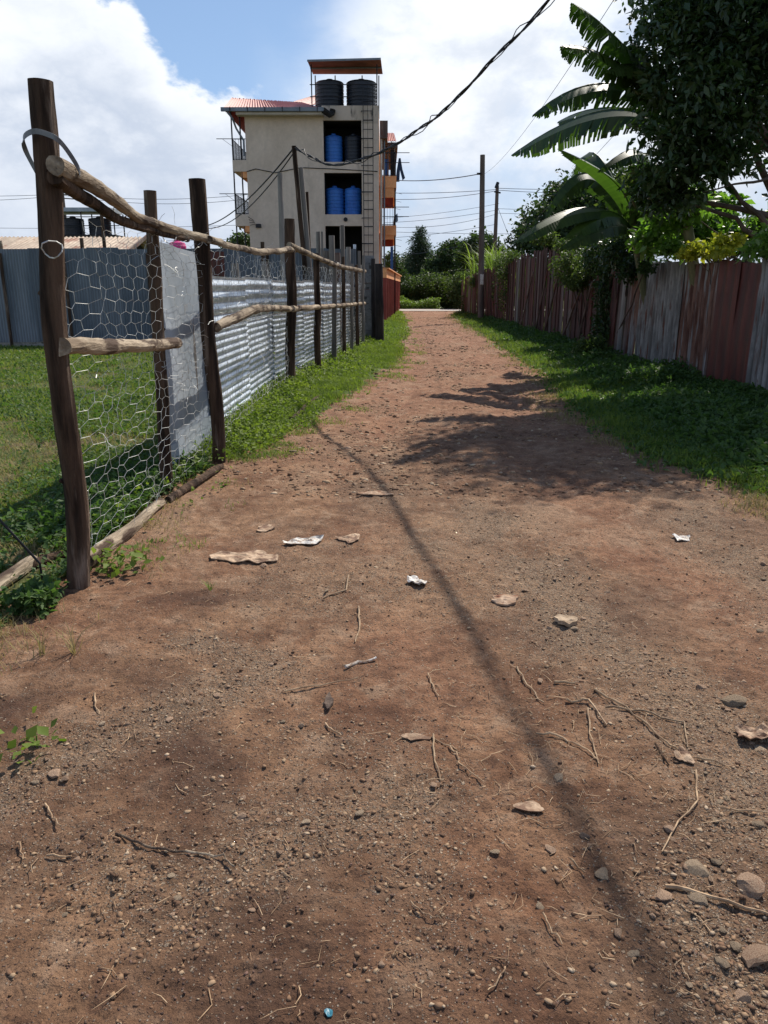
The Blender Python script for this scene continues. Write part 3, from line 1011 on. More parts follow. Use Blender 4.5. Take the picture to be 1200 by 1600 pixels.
stalk([(182, 1306), (230, 1326), (270, 1334), (318, 1337), (350, 1343), (366, 1356)], 3.0, 'long dark curved stick lying alone at lower left', 'stick', 'bark_pale', 'stick')
stalk([(1040, 1388), (1110, 1406), (1215, 1436)], 5.0, 'thick pale split reed stalk at the right edge', 'reed_stalk', 'straw', 'stalk')
stalk([(1086, 1208), (1091, 1255), (1060, 1288), (1034, 1333)], 2.2, 'pale bent stalk kinked in the middle at the right', 'bent_stalk', 'straw', 'stalk')
stalk([(676, 1152), (680, 1190), (688, 1222)], 2.2, 'short straw hanging down from the tan leaf mid track')
stalk([(700, 1165), (714, 1180), (718, 1200), (756, 1224)], 1.8, 'thin wavy straw right of the tan leaf mid track')
stalk([(674, 1155), (716, 1176)], 1.8, 'straight straw joining the two straws by the tan leaf')
stalk([(930, 1080), (968, 1102), (1010, 1130), (1040, 1162), (1070, 1180)], 2.4, 'longest wavy straw across the top of the twig pile')
stalk([(945, 1108), (1000, 1112), (1070, 1134), (1074, 1170)], 2.4, 'straw arching over the right of the twig pile')
stalk([(808, 1045), (818, 1066), (840, 1095), (850, 1100)], 2.0, 'curled straw left above the twig pile by the cable shadow')
stalk([(838, 1150), (880, 1156), (910, 1170), (935, 1190)], 2.6, 'pale straw on the lower left of the twig pile')
stalk([(918, 1110), (922, 1150), (935, 1195)], 2.0, 'upright straw through the middle of the twig pile')
stalk([(885, 1095), (920, 1098), (948, 1135)], 3.2, 'thick short brown twig in the twig pile')
stalk([(866, 1068), (898, 1069)], 3.0, 'small straight brown twig above the twig pile')
stalk([(1090, 1186), (1128, 1196)], 2.5, 'short light splinter at the right of the twig pile')
stalk([(1022, 1165), (1045, 1198)], 2.5, 'dark short twig below the twig pile', mat='bark_dark')
stalk([(445, 1082), (500, 1074), (560, 1060)], 2.0, 'thin straw left of centre running to the splinter')
stalk([(540, 1045), (562, 1036), (588, 1029)], 4.0, 'pale wood splinter in the middle of the track', 'splinter', 'paper_white', 'splinter')
stalk([(668, 1055), (675, 1072), (686, 1090)], 1.8, 'short curved straw right of the wood splinter')
stalk([(508, 1133), (520, 1145), (533, 1151)], 2.2, 'short straw ending at the small dark pebble')
stalk([(545, 900), (540, 925), (505, 936)], 2.0, 'bent straw left of the white scrap')
stalk([(560, 950), (562, 980), (555, 1005)], 2.2, 'tangled straw below the white scrap')
stalk([(148, 1085), (150, 1105), (155, 1118)], 2.2, 'short straw on the dark soil at left')
stalk([(70, 1258), (80, 1275), (95, 1292)], 2.2, 'small straw at the left edge above the stick')
stalk([(30, 1320), (36, 1345)], 2.2, 'tiny straw left of the long stick')
stalk([(75, 1338), (112, 1340)], 2.5, 'flat straw just left of the long stick')
stalk([(890, 1345), (914, 1366)], 2.4, 'straight straw crossing the cable shadow edge')
stalk([(850, 1430), (858, 1455), (878, 1478)], 2.2, 'frayed straw below the lone grey stone')
stalk([(790, 1512), (782, 1532), (762, 1550)], 2.2, 'hooked straw near the bottom')
stalk([(640, 1412), (670, 1435), (690, 1440)], 1.5, 'faint straw at the bottom centre')
stalk([(1140, 1270), (1200, 1272)], 2.0, 'pale straw at the right edge above the rubble')

# small chaff: too many to pick apart
n = 900
ok = lambda x, y: (x > np.maximum(xl(y) - .3, -.55 * y)) & (x < np.minimum(xr(y) + .3, .55 * y))
c0 = G(950, 1140); c1 = G(760, 900)
dn = lambda x, y: np.clip(.12 + np.exp(-((x - c0.x) ** 2 + (y - c0.y) ** 2) / .35) + .8 * np.exp(-((x - c1.x) ** 2 + (y - c1.y) ** 2) / .5), 0, 1)
P = scatter(n, -2.5, 3.5, 1.1, 9, ok, 2, dn)
P[:, 2] = road_z(P[:, 0], P[:, 1]) + .006
th = rng.uniform(0, 6.28, n); L = rng.uniform(.015, .09, n); w = rng.uniform(.0007, .0017, n)
D = np.stack([np.cos(th), np.sin(th), rng.uniform(-.05, .12, n)], 1); S = np.stack([-np.sin(th), np.cos(th), 0 * th], 1)
U = np.array([0, 0, 1.0])
bend = S * (rng.normal(0, .25, n) * L)[:, None]
secs = []
for f, ww in ((0, 1), (.5, .9), (1, .4)):
    c = P + D * (L * f)[:, None] + bend * (1 - (2 * f - 1) ** 2)
    for a in (0, 2.09, 4.19):
        secs.append(c + (S * math.cos(a) + U * math.sin(a)) * (w * ww)[:, None])
V = np.stack(secs, 1).reshape(-1, 3)
b = (np.arange(n) * 9)[:, None, None]
q = np.array([(s * 3 + k, s * 3 + (k + 1) % 3, s * 3 + 3 + (k + 1) % 3, s * 3 + 3 + k) for s in (0, 1) for k in range(3)])
tag(np_mesh('chaff', V, (q[None] + b).reshape(-1, 4), None, M['straw']), 'short bits of straw and chaff strewn over the track', 'straw', kind='stuff')


def scrap(px, py, wpx, hpx, mat, label, name, cat, crumple=.3, th=.003, seed=1):
    """crumpled flat thing on the ground with thickness"""
    rs = np.random.default_rng(seed)
    p = gz(px, py, 0)
    zc = p.y * cp + CAM_H * sp_
    a = wpx / 1200 * zc / 2
    b_ = hpx / 1200 * zc / 2 / max(.25, math.sin(math.atan2(CAM_H, p.y)))
    nr, na = 5, 18
    vs = []
    out_r = 1 + .42 * rs.normal(0, 1, na)
    out_r = np.clip((np.roll(out_r, -1) + 2 * out_r + np.roll(out_r, 1)) / 4, .6, 1.45)
    for side in (1, 0):
        for i in range(nr + 1):
            for k in range(na):
                an = 2 * math.pi * k / na
                rr = i / nr * out_r[k]
                x, y = p.x + a * rr * math.cos(an), p.y + b_ * rr * math.sin(an)
                z = float(road_z(np.array([x]), np.array([y]))[0])
                h = crumple * min(a, b_) * (.1 + 2.2 * abs(mnoise.noise(Vector((x * 22, y * 22, seed))))) * (.4 + rr)
                vs.append((x, y, max(z, p.z) + .001 + h * .55 + side * th))
    fs = []
    m_ = (nr + 1) * na
    for s in (0, 1):
        for i in range(nr):
            for k in range(na):
                k2 = (k + 1) % na
                f = (s * m_ + i * na + k, s * m_ + (i + 1) * na + k, s * m_ + (i + 1) * na + k2, s * m_ + i * na + k2)
                fs.append(f if s == 0 else f[::-1])
    for k in range(na):
        k2 = (k + 1) % na
        fs.append((nr * na + k, m_ + nr * na + k, m_ + nr * na + k2, nr * na + k2))
    mb = MB(); mb.add(vs, fs)
    return tag(mb.build(name, M[mat], origin=p), label, cat)


scrap(388, 872, 84, 26, 'dry_leaf', 'big sheet of pale peeled bark with curled edges on the left of the track', 'bark_sheet', 'bark', .12, .006, 3)
scrap(475, 848, 56, 12, 'paper_white', 'long white crumpled paper scrap beyond the peeled bark', 'paper_scrap', 'litter', .3, .004, 4)
scrap(550, 843, 38, 13, 'dry_leaf', 'oval tan dry leaf right of the long white scrap', 'dry_leaf', 'leaf', .15, .003, 5)
scrap(650, 911, 24, 11, 'paper_white', 'small crumpled white scrap left of the cable shadow', 'paper_scrap', 'litter', .5, .004, 6)
scrap(1066, 843, 26, 9, 'paper_white', 'white scrap on the far right of the track near the verge', 'paper_scrap', 'litter', .4, .004, 7)
scrap(654, 1152, 38, 11, 'dry_leaf', 'pointed tan dry leaf in the middle of the track', 'dry_leaf', 'leaf', .2, .003, 8)
scrap(415, 826, 30, 8, 'dry_leaf', 'thin brown dry leaf beyond the peeled bark', 'dry_leaf', 'leaf', .15, .003, 9)
scrap(515, 1587, 16, 12, 'plastic_blue', 'tiny blue plastic scrap at the bottom edge', 'plastic_scrap', 'litter', .5, .003, 10)
scrap(1175, 1150, 50, 24, 'dry_leaf', 'curled brown dry leaf at the right edge', 'dry_leaf', 'leaf', .5, .003, 11)
scrap(1066, 1185, 24, 20, 'dry_leaf', 'pale tuft of dry leaf fibre in the twig pile', 'dry_leaf', 'leaf', .6, .003, 12)
scrap(637, 512, 8, 3, 'paper_white', 'white scrap on the far track near the maroon wall', 'paper_scrap', 'litter', .5, .01, 13)
scrap(515, 1098, 12, 20, 'stone_dark', 'dark slate chip standing out on the brown soil mid track', 'slate_chip', 'stone', .3, .012, 14)
scrap(590, 772, 44, 6, 'stone_tan', 'flat tan rock slab flush with the track beyond the dry leaf', 'rock_slab', 'stone', .1, .008, 15)
scrap(785, 942, 46, 10, 'stone_tan', 'flat tan rock slab beside the cable shadow', 'rock_slab', 'stone', .1, .010, 16)
scrap(880, 972, 34, 16, 'stone_grey', 'pale grey rock slab in the gravel band', 'rock_slab', 'stone', .15, .02, 17)
scrap(830, 1262, 40, 12, 'dry_leaf', 'faded flat leaf above the shadow stone', 'dry_leaf', 'leaf', .15, .003, 18)


def seedling(px, py, label, spread=.05, n=14, size=.04, mat='weed', height=.05, blade=False):
    p = gz(px, py, 0)
    P = np.array([[p.x, p.y, p.z]]) + np.stack([rng.normal(0, spread, n), rng.normal(0, spread, n), rng.uniform(0, height, n)], 1)
    if blade:
        P[:, :2] = np.array([p.x, p.y]) + rng.normal(0, spread * .25, (n, 2)); P[:, 2] = p.z
        V, Q, Tt = blades(P, height, .005, .9)
        o = np_mesh('grass_tuft', V, Q, Tt, M[mat], origin=tuple(p)); return tag(o, label, 'grass')
    V, Tt = leaf_cloud(P, size, .7, .6)
    t_ = T('seedling', label, 'plant', p)
    np_mesh('foliage', V, None, Tt, M[mat], t_)
    mb = MB(); mb.tube([p, p + Vector((.004, 0, height))], .003, 5); mb.build('stem', M[mat], t_)
    return t_


seedling(58, 1168, 'small green seedling on the dark soil at the left edge', .045, 26, .05, 'grass_verge', .05)
seedling(185, 888, 'leafy weed at the foot of the nearest fence post', .10, 130, .05, 'grass_verge', .12)
seedling(68, 1022, 'pale grass tuft at the left edge of the dirt, left of two', .05, 18, .04, 'grass_dry', .13, True)
seedling(116, 1022, 'pale grass tuft at the left of the dirt, right of two', .05, 18, .04, 'grass_dry', .13, True)
seedling(328, 922, 'tiny grass sprout with a pebble beside the peeled bark', .03, 14, .03, 'grass_verge', .05, True)

# ------------------------------------------------------------------ corrugated sheets
def corr_mesh(w, h, pitch, amp, vertical=True, sag=0.0, seed=0, top_ragged=0.0, nz=6):
    """sheet w wide (local x) and h high (local z), ribs stand out in local y, 1.5 mm thick"""
    if vertical:
        nx = max(8, int(w / pitch * 6)); nzz = nz
    else:
        nx = 10; nzz = int(h / pitch * 8)
    xs_ = np.linspace(0, w, nx + 1); zs_ = np.linspace(0, h, nzz + 1)
    Xg, Zg = np.meshgrid(xs_, zs_)
    ph = Xg if vertical else Zg
    Yg = amp * np.sin(2 * math.pi * ph / pitch)
    Yg = Yg + sag * fbm(Xg + seed * 3.1, Zg, 1.2, 3, seed)
    if top_ragged:
        Zg = Zg + (Zg / h) * top_ragged * fbm(Xg + seed, Zg * 0, 1.5, 3, seed + 5)
    V1 = np.stack([Xg, Yg, Zg], -1).reshape(-1, 3)
    V2 = V1 + np.array([0, .002, 0])
    F1 = grid_faces(nx + 1, nzz + 1)
    F2 = F1[:, ::-1] + len(V1)
    me = bpy.data.meshes.new('sheet')
    V = np.concatenate([V1, V2]); F = np.concatenate([F1, F2])
    me.from_pydata(V.tolist(), [], F.tolist())
    me.update(); me.shade_smooth()
    # how far each point stands proud: hollows get a darker colour as painted rib shading
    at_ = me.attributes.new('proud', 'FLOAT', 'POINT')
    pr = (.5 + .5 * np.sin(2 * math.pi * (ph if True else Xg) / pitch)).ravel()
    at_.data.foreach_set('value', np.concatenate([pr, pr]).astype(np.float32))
    return me


# far wall of blue grey sheets across the plot
wall = T('sheet_metal_wall', 'tall blue grey corrugated metal wall across the back of the grass plot', 'wall', (-7, 21.8, 0))
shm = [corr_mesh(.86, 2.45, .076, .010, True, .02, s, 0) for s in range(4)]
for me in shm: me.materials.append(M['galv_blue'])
k = 0
x = -15.2
while x < -1.2:
    o = bpy.data.objects.new('metal_sheet', shm[k % 4]); COL.objects.link(o); o.parent = wall
    o.location = (x + 7, -.004 * (k % 2) + random.uniform(-.012, .012), .17 + random.uniform(-.03, .03))
    o.rotation_euler = (random.uniform(-.01, .01), random.uniform(-.006, .006), 0)
    x += .80; k += 1
for px in (8, 105, 235, 330, 420, 500):
    p = W(px, 460, 21.7)
    mb = MB(); mb.tube([(p.x, 21.70, -.1), (p.x + .01, 21.69, 1.2), (p.x, 21.70, 2.5)], .045, 8, .1, px)
    mb.build('post', M['bark_dark'], wall)
mb = MB(); mb.box(-15.2, -1.0, 21.88, 22.05, -.1, .26); mb.build('plinth', M['concrete'], wall)

# silver fence of lying sheets along the track
sil = T('silver_sheet_fence', 'silver corrugated sheet fence with lying ribs, behind the chicken wire', 'fence', (-1.8, 7, 0))


def along(y, off=0.0):
    x0 = float(fence_x(y)); x1 = float(fence_x(y + .1))
    return Vector((x0 + off, y, 0)), math.atan2(.1, x1 - x0)


def put_sheet(me, y0, y1, z, off, name, mat, lean=0.0, parent=None):
    a, _ = along(y0, off); b, _ = along(y1, off)
    ang = math.atan2(b.y - a.y, b.x - a.x)
    if not me.materials: me.materials.append(mat)
    o = bpy.data.objects.new(name, me); COL.objects.link(o); o.parent = parent
    o.location = Vector((a.x, a.y, z)) - wloc(parent)
    o.rotation_euler = (lean, 0, ang)
    return o


# flat grey sheet standing near the second post
me = corr_mesh(1.55, 1.98, 3.0, .004, True, .035, 5, .05, 14)
fl = put_sheet(me, 6.62, 8.1, -.02, -.22, 'flat_sheet', M['galv_flat'], -.02, sil)
fl['label'] = 'plain flat grey sheet with a low patch strip'
me = corr_mesh(1.5, .34, 3.0, .003, True, .02, 8, .12, 5)
fl = put_sheet(me, 6.60, 8.05, -.02, -.205, 'patch_sheet', M['galv_flat'], -.02, sil)
ys_ = [8.02, 10.2, 12.6, 14.9, 17.2, 19.6, 21.6, 23.6]
for i in range(len(ys_) - 1):
    y0, y1 = ys_[i], ys_[i + 1]
    L = (along(y1)[0] - along(y0)[0]).length + .12
    off = -.24 if i % 2 else -.225
    lo = corr_mesh(L, 1.22, .082, .013, False, .02, i + 2)
    o = put_sheet(lo, y0, y1, -.04 + .03 * (i % 2), off, 'metal_sheet', M['galv_bright'], 0, sil)
    up = corr_mesh(L, .56, .125, .018, False, .015, i + 20)
    o = put_sheet(up, y0, y1, 1.16 + .02 * (i % 2), off + .012, 'metal_sheet', M['galv_bright'], .012, sil)
for i, y in enumerate([7.7, 10.25, 12.65, 14.9, 17.2, 19.6]):
    a, _ = along(y, -.32)
    mb = MB(); mb.tube([(a.x, a.y, -.2), (a.x + .02, a.y, 1.0), (a.x - .01, a.y, 1.8 + .1 * (i % 3))], .05, 8, .15, i * 3)
    mb.build('post', M['wood_grey'], sil)

# ------------------------------------------------------------------ wire fence with rough timber posts
def log_pts(a, b, n=12, bend=.02, seed=0):
    a, b = Vector(a), Vector(b)
    out_ = []
    for i in range(n + 1):
        f = i / n
        p = a.lerp(b, f)
        k = (b - a).length
        p += Vector((mnoise.noise(Vector((f * 2.3, seed, 0))), mnoise.noise(Vector((f * 2.3, seed, 9))), mnoise.noise(Vector((f * 2.3, seed, 20))) * .6)) * bend * math.sin(math.pi * min(1, f * 1.2 + .05)) * min(k, 2)
        out_.append(p)
    return out_


def post(parent, name, base, top, r0, r1, seed, mat='bark_dark', n=16, rings=22, bend=.03, knots=0):
    mb = MB()
    pts = log_pts(base, top, rings, bend, seed)
    rad = [r0 + (r1 - r0) * i / rings for i in range(rings + 1)]
    mb.tube(pts, rad, n, .16, seed)
    rs = random.Random(seed)
    for k in range(knots):
        i = rs.randrange(3, rings - 2)
        a = rs.uniform(0, 6.28)
        d = Vector((math.cos(a), math.sin(a), .5))
        mb.tube([pts[i] + d * rad[i] * .6, pts[i] + d * (rad[i] + .012)], [.022, .012], 6, .2, seed)
    return mb.build(name, M[mat], parent, smooth=False)


wf = T('wire_fence', 'chicken wire fence on rough dark timber posts along the left of the track', 'fence', (-1.73, 4.0, 0))
P1b, P1t = G(118, 915), W(64, 126, 3.98)
post(wf, 'post', P1b + Vector((0, 0, -.25)), P1t, .064, .056, 3, knots=3, rings=34, n=20, bend=.035)['label'] = 'nearest and tallest dark post with a strap looped on it'
P2b = G(262, 762); P2t = W(234, 298, P2b.y)
post(wf, 'post', P2b + Vector((0, 0, -.2)), P2t, .052, .046, 8, knots=2, rings=26)
P3b = G(342, 722); P3t = W(308, 280, P3b.y)
post(wf, 'post', P3b + Vector((0, 0, -.2)), P3t, .060, .070, 12, knots=2, rings=26)
P4b = G(455, 607); P4t = W(452, 342, P4b.y)
post(wf, 'post', P4b + Vector((0, 0, -.2)), P4t, .085, .08, 17, knots=1)
posts_more = [(497, 586, 396, .066), (521, 570, 408, .055), (538, 560, 401, .048), (549, 553, 412, .042), (558, 548, 414, .05), (566, 543, 399, .05)]
for i, (px, py, ty, r_) in enumerate(posts_more):
    b = G(px, py)
    post(wf, 'post', b + Vector((0, 0, -.2)), W(px + (-3, 2, -2, 1, -1, 2)[i], ty, b.y), r_, r_ * .85, 20 + i, mat=('bark_dark', 'wood_grey', 'bark_dark', 'wood_grey', 'bark_dark', 'wood_grey')[i], n=10, rings=12)


def rail(pts, radii, seed, mat, name='rail', n=14, label=None):
    # resample between given points
    q = []; rr = []
    for i in range(len(pts) - 1):
        for k in range(14):
            f = k / 14
            p = Vector(pts[i]).lerp(Vector(pts[i + 1]), f)
            p += Vector((mnoise.noise(p * 2.5 + Vector((seed, 0, 0))), 0, mnoise.noise(p * 2.5 + Vector((0, seed, 0))))) * .012
            q.append(p); rr.append(radii[i] + (radii[i + 1] - radii[i]) * f)
    q.append(Vector(pts[-1])); rr.append(radii[-1])
    mb = MB(); mb.tube(q, [r_ * (1 + .10 * mnoise.noise(p_ * 9 + Vector((seed, 3, 0)))) for r_, p_ in zip(rr, q)], n, .17, seed)
    o = mb.build(name, M[mat], wf)
    if label: o['label'] = label
    return o


rail([W(88, 258, 3.86), W(150, 290, 4.55), W(215, 340, 5.5), W(248, 352, 6.0), W(300, 368, 6.75), W(345, 378, 7.35)], [.045, .04, .036, .034, .034, .032], 2, 'bark_pale', label='upper top rail, pale where the bark has come off')
rail([W(86, 276, 3.88), W(130, 308, 4.45), W(190, 345, 5.2), W(245, 362, 6.0), W(292, 374, 6.6)], [.036, .034, .032, .03, .026], 5, 'bark_dark', label='lower top rail running just under the upper one')
rail([W(325, 374, 7.0), W(365, 386, 8.2), W(405, 394, 10.0), W(462, 390, 13.2)], [.032, .03, .04, .045], 7, 'bark_pale')
rail([W(452, 383, 12.6), W(500, 405, 15.0), W(528, 416, 17.3), W(570, 424, 22.8)], [.05, .045, .05, .05], 9, 'bark_pale')
rail([W(98, 541, 3.93), W(150, 540, 4.5), W(215, 541, 5.3), W(277, 536, 6.4)], [.046, .045, .042, .046], 11, 'bark_pale', label='thick pale middle rail with sawn ends by the nearest post')
rail([W(338, 512, 7.22), W(360, 500, 7.7), W(395, 484, 8.9), W(425, 481, 10.3), W(455, 483, 12.6)], [.045, .05, .048, .042, .045], 13, 'bark_pale', label='crooked middle rail bowing upward')
rail([W(456, 482, 12.6), W(500, 480, 15.0), W(570, 474, 22.8)], [.05, .045, .045], 15, 'bark_pale')


def ground_log(pl, radii, seed, label, mat='bark_pale'):
    q = []; rr = []
    for i in range(len(pl) - 1):
        for k in range(8):
            f = k / 8
            a = G(*pl[i]).lerp(G(*pl[i + 1]), f)
            r_ = radii[i] + (radii[i + 1] - radii[i]) * f
            a.z = hz(a.x, a.y) + r_ * .9
            q.append(a); rr.append(r_)
    a = G(*pl[-1]); a.z = hz(a.x, a.y) + radii[-1] * .7
    q.append(a); rr.append(radii[-1])
    mb = MB(); mb.tube(q, rr, 14, .2, seed)
    return tag(mb.build('log', M[mat], origin=G(*pl[0])), label, 'log')


ground_log([(134, 888), (200, 832), (252, 785)], [.05, .042, .036], 21, 'pale grey log lying from the nearest post along the fence foot')
ground_log([(262, 782), (300, 760), (345, 732)], [.032, .035, .03], 23, 'thinner brown log end to end with the pale log, beside the third post', 'bark_dark')
ground_log([(-40, 960), (0, 925), (52, 885)], [.05, .045, .04], 25, 'pale log at the left edge of the photo, left of the nearest post')
ground_log([(455, 660), (480, 640), (500, 625)], [.03, .03, .03], 27, 'short dark log half hidden in weeds beyond the third post', 'bark_dark')
ground_log([(40, 895), (70, 882), (104, 870)], [.03, .03, .028], 29, 'dark short log behind the nearest post', 'bark_dark')

# chicken wire
mb_v = []; mb_f = []


def wire_xyz(s, z):
    y = 4.12 + s
    n1 = mnoise.noise(Vector((s * 1.3, z * 1.6, 4.0)))
    n2 = mnoise.noise(Vector((s * 2.1, z * 2.3, 11.0)))
    n3 = mnoise.noise(Vector((s * 5.1, z * 5.3, 17.0)))
    off = -.02 + .06 * n1 + .03 * n3
    y2 = y + .10 * n2 + .06 * n3
    return Vector((float(fence_x(y2)) + off, y2, z + .05 * n1 + .035 * n2))


Hc, ac, dxc = .150, .055, .105
segs = []
zt = 2.08
i = 0
s = 0.05
while s < 18.9:
    dxl = dxc * (1.0 if s < 2.6 else .95)
    odd = i % 2
    zmin = .03
    kmax = int((zt - zmin) / Hc)
    top_here = zt - .12 * (s < 3)
    for k in range(kmax):
        z0 = zmin + k * Hc + (Hc / 2 if odd else 0)
        z1 = z0 + ac
        if z0 > top_here: continue
        # torn corner by the first post
        if s < .5 and z0 > 1.75: continue
        segs.append((wire_xyz(s, z0), wire_xyz(s, z1), .0042))
        zn = z0 + Hc / 2
        for ds in (-dxl, dxl):
            if s + ds < 0.0 or s + ds > 18.9: continue
            if s < .6 and z0 > 1.7: continue
            segs.append((wire_xyz(s, z1), wire_xyz(s + ds, zn), .0030))
    s += dxl
    i += 1
wm = MB()
for a, b, r_ in segs:
    far_k = .62 + max(0, a.y - 5) * .085
    wm.tube([a, b], r_ * far_k * .62, 3, cap=False)
# loose curling ends on the second post and along the top rail
rw = random.Random(5)
for k in range(70):
    y = rw.choice([rw.uniform(5.8, 7.2), rw.uniform(4.3, 12)])
    zz = rw.uniform(1.7, 2.1) if rw.random() < .5 else rw.uniform(.4, 2.0)
    p = Vector((float(fence_x(y)) + rw.uniform(-.02, .1), y, zz))
    q = [p]
    d = Vector((rw.uniform(-1, 1), rw.uniform(-1, 1), rw.uniform(-.6, 1))).normalized()
    for j in range(6):
        d = (d + Vector((rw.uniform(-.6, .6), rw.uniform(-.6, .6), rw.uniform(-.6, .6)))).normalized()
        q.append(q[-1] + d * rw.uniform(.015, .04))
    wm.tube(q, .0016, 3, cap=False)
o = wm.build('wire_mesh', M['wire_metal'], wf)
# ties around rails
for (px, py, Y) in ((82, 390, 3.9), (190, 330, 5.2), (265, 372, 6.3), (455, 388, 12.9), (528, 414, 17.2)):
    c = W(px, py, Y)
    mb = MB()
    q = [c + Vector((.05 * math.cos(a), .02 * math.sin(a * 2), .04 * math.sin(a))) for a in [j * .6 for j in range(12)]]
    mb.tube(q, .0035, 5); mb.build('wire_tie', M['wire_metal'], wf)

# strap looped on the first post
mb = MB()
cpath = [W(58, 270, 4.02), W(40, 235, 4.0), W(37, 215, 3.92), W(53, 205, 3.87), W(75, 210, 3.86), W(90, 218, 3.86), W(105, 235, 3.95), W(122, 262, 4.05), W(125, 275, 4.1)]
q = []
for i in range(len(cpath) - 1):
    for k in range(5):
        f = k / 5
        p0 = cpath[max(i - 1, 0)]; p1 = cpath[i]; p2 = cpath[i + 1]; p3 = cpath[min(i + 2, len(cpath) - 1)]
        q.append(.5 * ((2 * p1) + (p2 - p0) * f + (2 * p0 - 5 * p1 + 4 * p2 - p3) * f * f + (3 * p1 - p0 - 3 * p2 + p3) * f ** 3))
vs = []
for i, p in enumerate(q):
    d = (q[min(i + 1, len(q) - 1)] - q[max(i - 1, 0)]).normalized()
    wdir = Vector((.25, -.25, .93)) if i > 8 else Vector((.6, -.3, .73))
    wdir = (wdir - d * wdir.dot(d)).normalized()
    nrm = d.cross(wdir)
    for a, b in ((-1, -1), (1, -1), (1, 1), (-1, 1)):
        vs.append(p + wdir * a * .0115 + nrm * b * .0012)
fs = []
for i in range(len(q) - 1):
    for k in range(4):
        fs.append((i * 4 + k, i * 4 + (k + 1) % 4, i * 4 + 4 + (k + 1) % 4, i * 4 + 4 + k))
mb.add(vs, fs)
tag(mb.build('strap', M['strap_mat'], origin=cpath[0]), 'grey plastic strapping band looped loosely round the nearest post', 'strap')

# leaning iron rod at the left edge
mb = MB(); mb.tube([W(-12, 800, 3.9), W(62, 880, 3.95), W(66, 905, 3.98)], .007, 6)
tag(mb.build('iron_rod', M['iron_black'], origin=W(62, 905, 4)), 'thin dark rod leaning at the left edge behind the nearest post', 'rod')

# ------------------------------------------------------------------ loose poles behind the silver fence
def pole(base, top, r0, r1, label, mat='wood_grey', seed=0, cat='pole', group=None, name='timber_pole', n=9):
    mb = MB(); mb.tube(log_pts(base, top, 12, .02, seed), [r0 + (r1 - r0) * i / 12 for i in range(13)], n, .14, seed)
    return tag(mb.build(name, M[mat], origin=base), label, cat, group)


def vpole(px, ty, Y, r, label, mat='wood_grey', bx=None, **kw):
    t_ = W(px, ty, Y)
    b = Vector(((W(bx, 420, Y).x if bx else t_.x), Y, -.1))
    return pole(b, t_, r, r * .9, label, mat, seed=int(px), **kw)


vpole(437, 270, 16.5, .055, 'tall straight grey pole left of the leaning cable pole')
vpole(459, 228, 17, .052, 'tallest leaning pole holding up the black cable', 'bark_dark', bx=486)
vpole(470, 262, 17.1, .055, 'pale pole leaning against the cable pole from behind', 'wood_grey', bx=494)
vpole(479, 300, 17.6, .045, 'shorter dark pole right behind the cable pole', 'bark_dark', bx=487)
vpole(410, 378, 18.5, .05, 'short dark stump of a pole above the back wall', 'bark_dark')
vpole(497, 362, 19, .06, 'grey plank pole at the left edge of the lowest dark opening')
vpole(503, 362, 18.7, .03, 'thin grey pole just left of the lowest dark opening')
vpole(518, 368, 19, .075, 'rough grey pole before the left half of the lowest opening')
vpole(535, 352, 20.6, .06, 'pale pole between the two lowest dark openings')
vpole(544, 386, 21.6, .07, 'wide grey plank before the right half of the lowest opening')
vpole(551, 392, 22.6, .06, 'grey plank left of the light blue pipe')
vpole(554, 382, 22.9, .045, 'light blue pipe standing among the grey planks', 'galv_bright', name='pipe')
vpole(561, 392, 23.6, .05, 'thin grey plank just right of the light blue pipe')
vpole(510, 392, 19.1, .09, 'broad low grey plank among the poles')
vpole(527, 395, 19.8, .08, 'broad low brown plank among the poles', 'wood_weather')

# dark pier where the wire fence ends
pier = T('block_pier', 'dark weathered concrete block pier at the far end of the wire fence', 'pier', (-.6, 24, 0))
zb = 0
for k in range(13):
    p = W(576, 460, 24.2)
    mb = MB(); w_ = .17 + random.uniform(-.01, .01)
    mb.box(p.x - w_, p.x + w_, 24.0 + random.uniform(-.02, .02), 24.4, zb - .005, zb + .185)
    o = mb.build('block', M['concrete'], pier)
    zb += .195
p = W(592, 412, 23.6)
pole(Vector((p.x + .02, 23.6, -.1)), p, .135, .12, 'thick black charred post right of the block pier', 'wood_black', 3, n=12)
p = W(583, 404, 23.9)
pole(Vector((p.x, 23.9, -.1)), p, .07, .06, 'thin black post between block pier and charred post', 'wood_black', 5)

# ------------------------------------------------------------------ right hand fence of old sheets and red boards
rf = T('patchwork_fence', 'tall patchwork fence of rusty corrugated sheets and dark red boards on the right', 'fence', (5.4, 10, 0))
FX = lambda y: float(np.interp(y, [7, 12, 18, 30, 40, 45, 52], [5.42, 5.35, 5.25, 5.25, 5.2, 5.1, 5.0]))


def rsheet(y0, y1, h, matname, off=0, tilt=0, seed=0, ragged=.04):
    """sheet whose left edge (seen from the track) is at y1 (far)"""
    w_ = y1 - y0 + .05
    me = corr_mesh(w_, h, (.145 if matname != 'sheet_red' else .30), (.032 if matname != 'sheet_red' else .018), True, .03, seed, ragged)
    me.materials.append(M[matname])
    o = bpy.data.objects.new('metal_sheet', me); COL.objects.link(o); o.parent = rf
    o.location = Vector((FX(y0) + off, y0, -.03)) - rf.location
    o.rotation_euler = (0, 0, R(90) + math.atan2(-(FX(y1) - FX(y0)), y1 - y0))
    o.rotation_euler.y = tilt
    return o


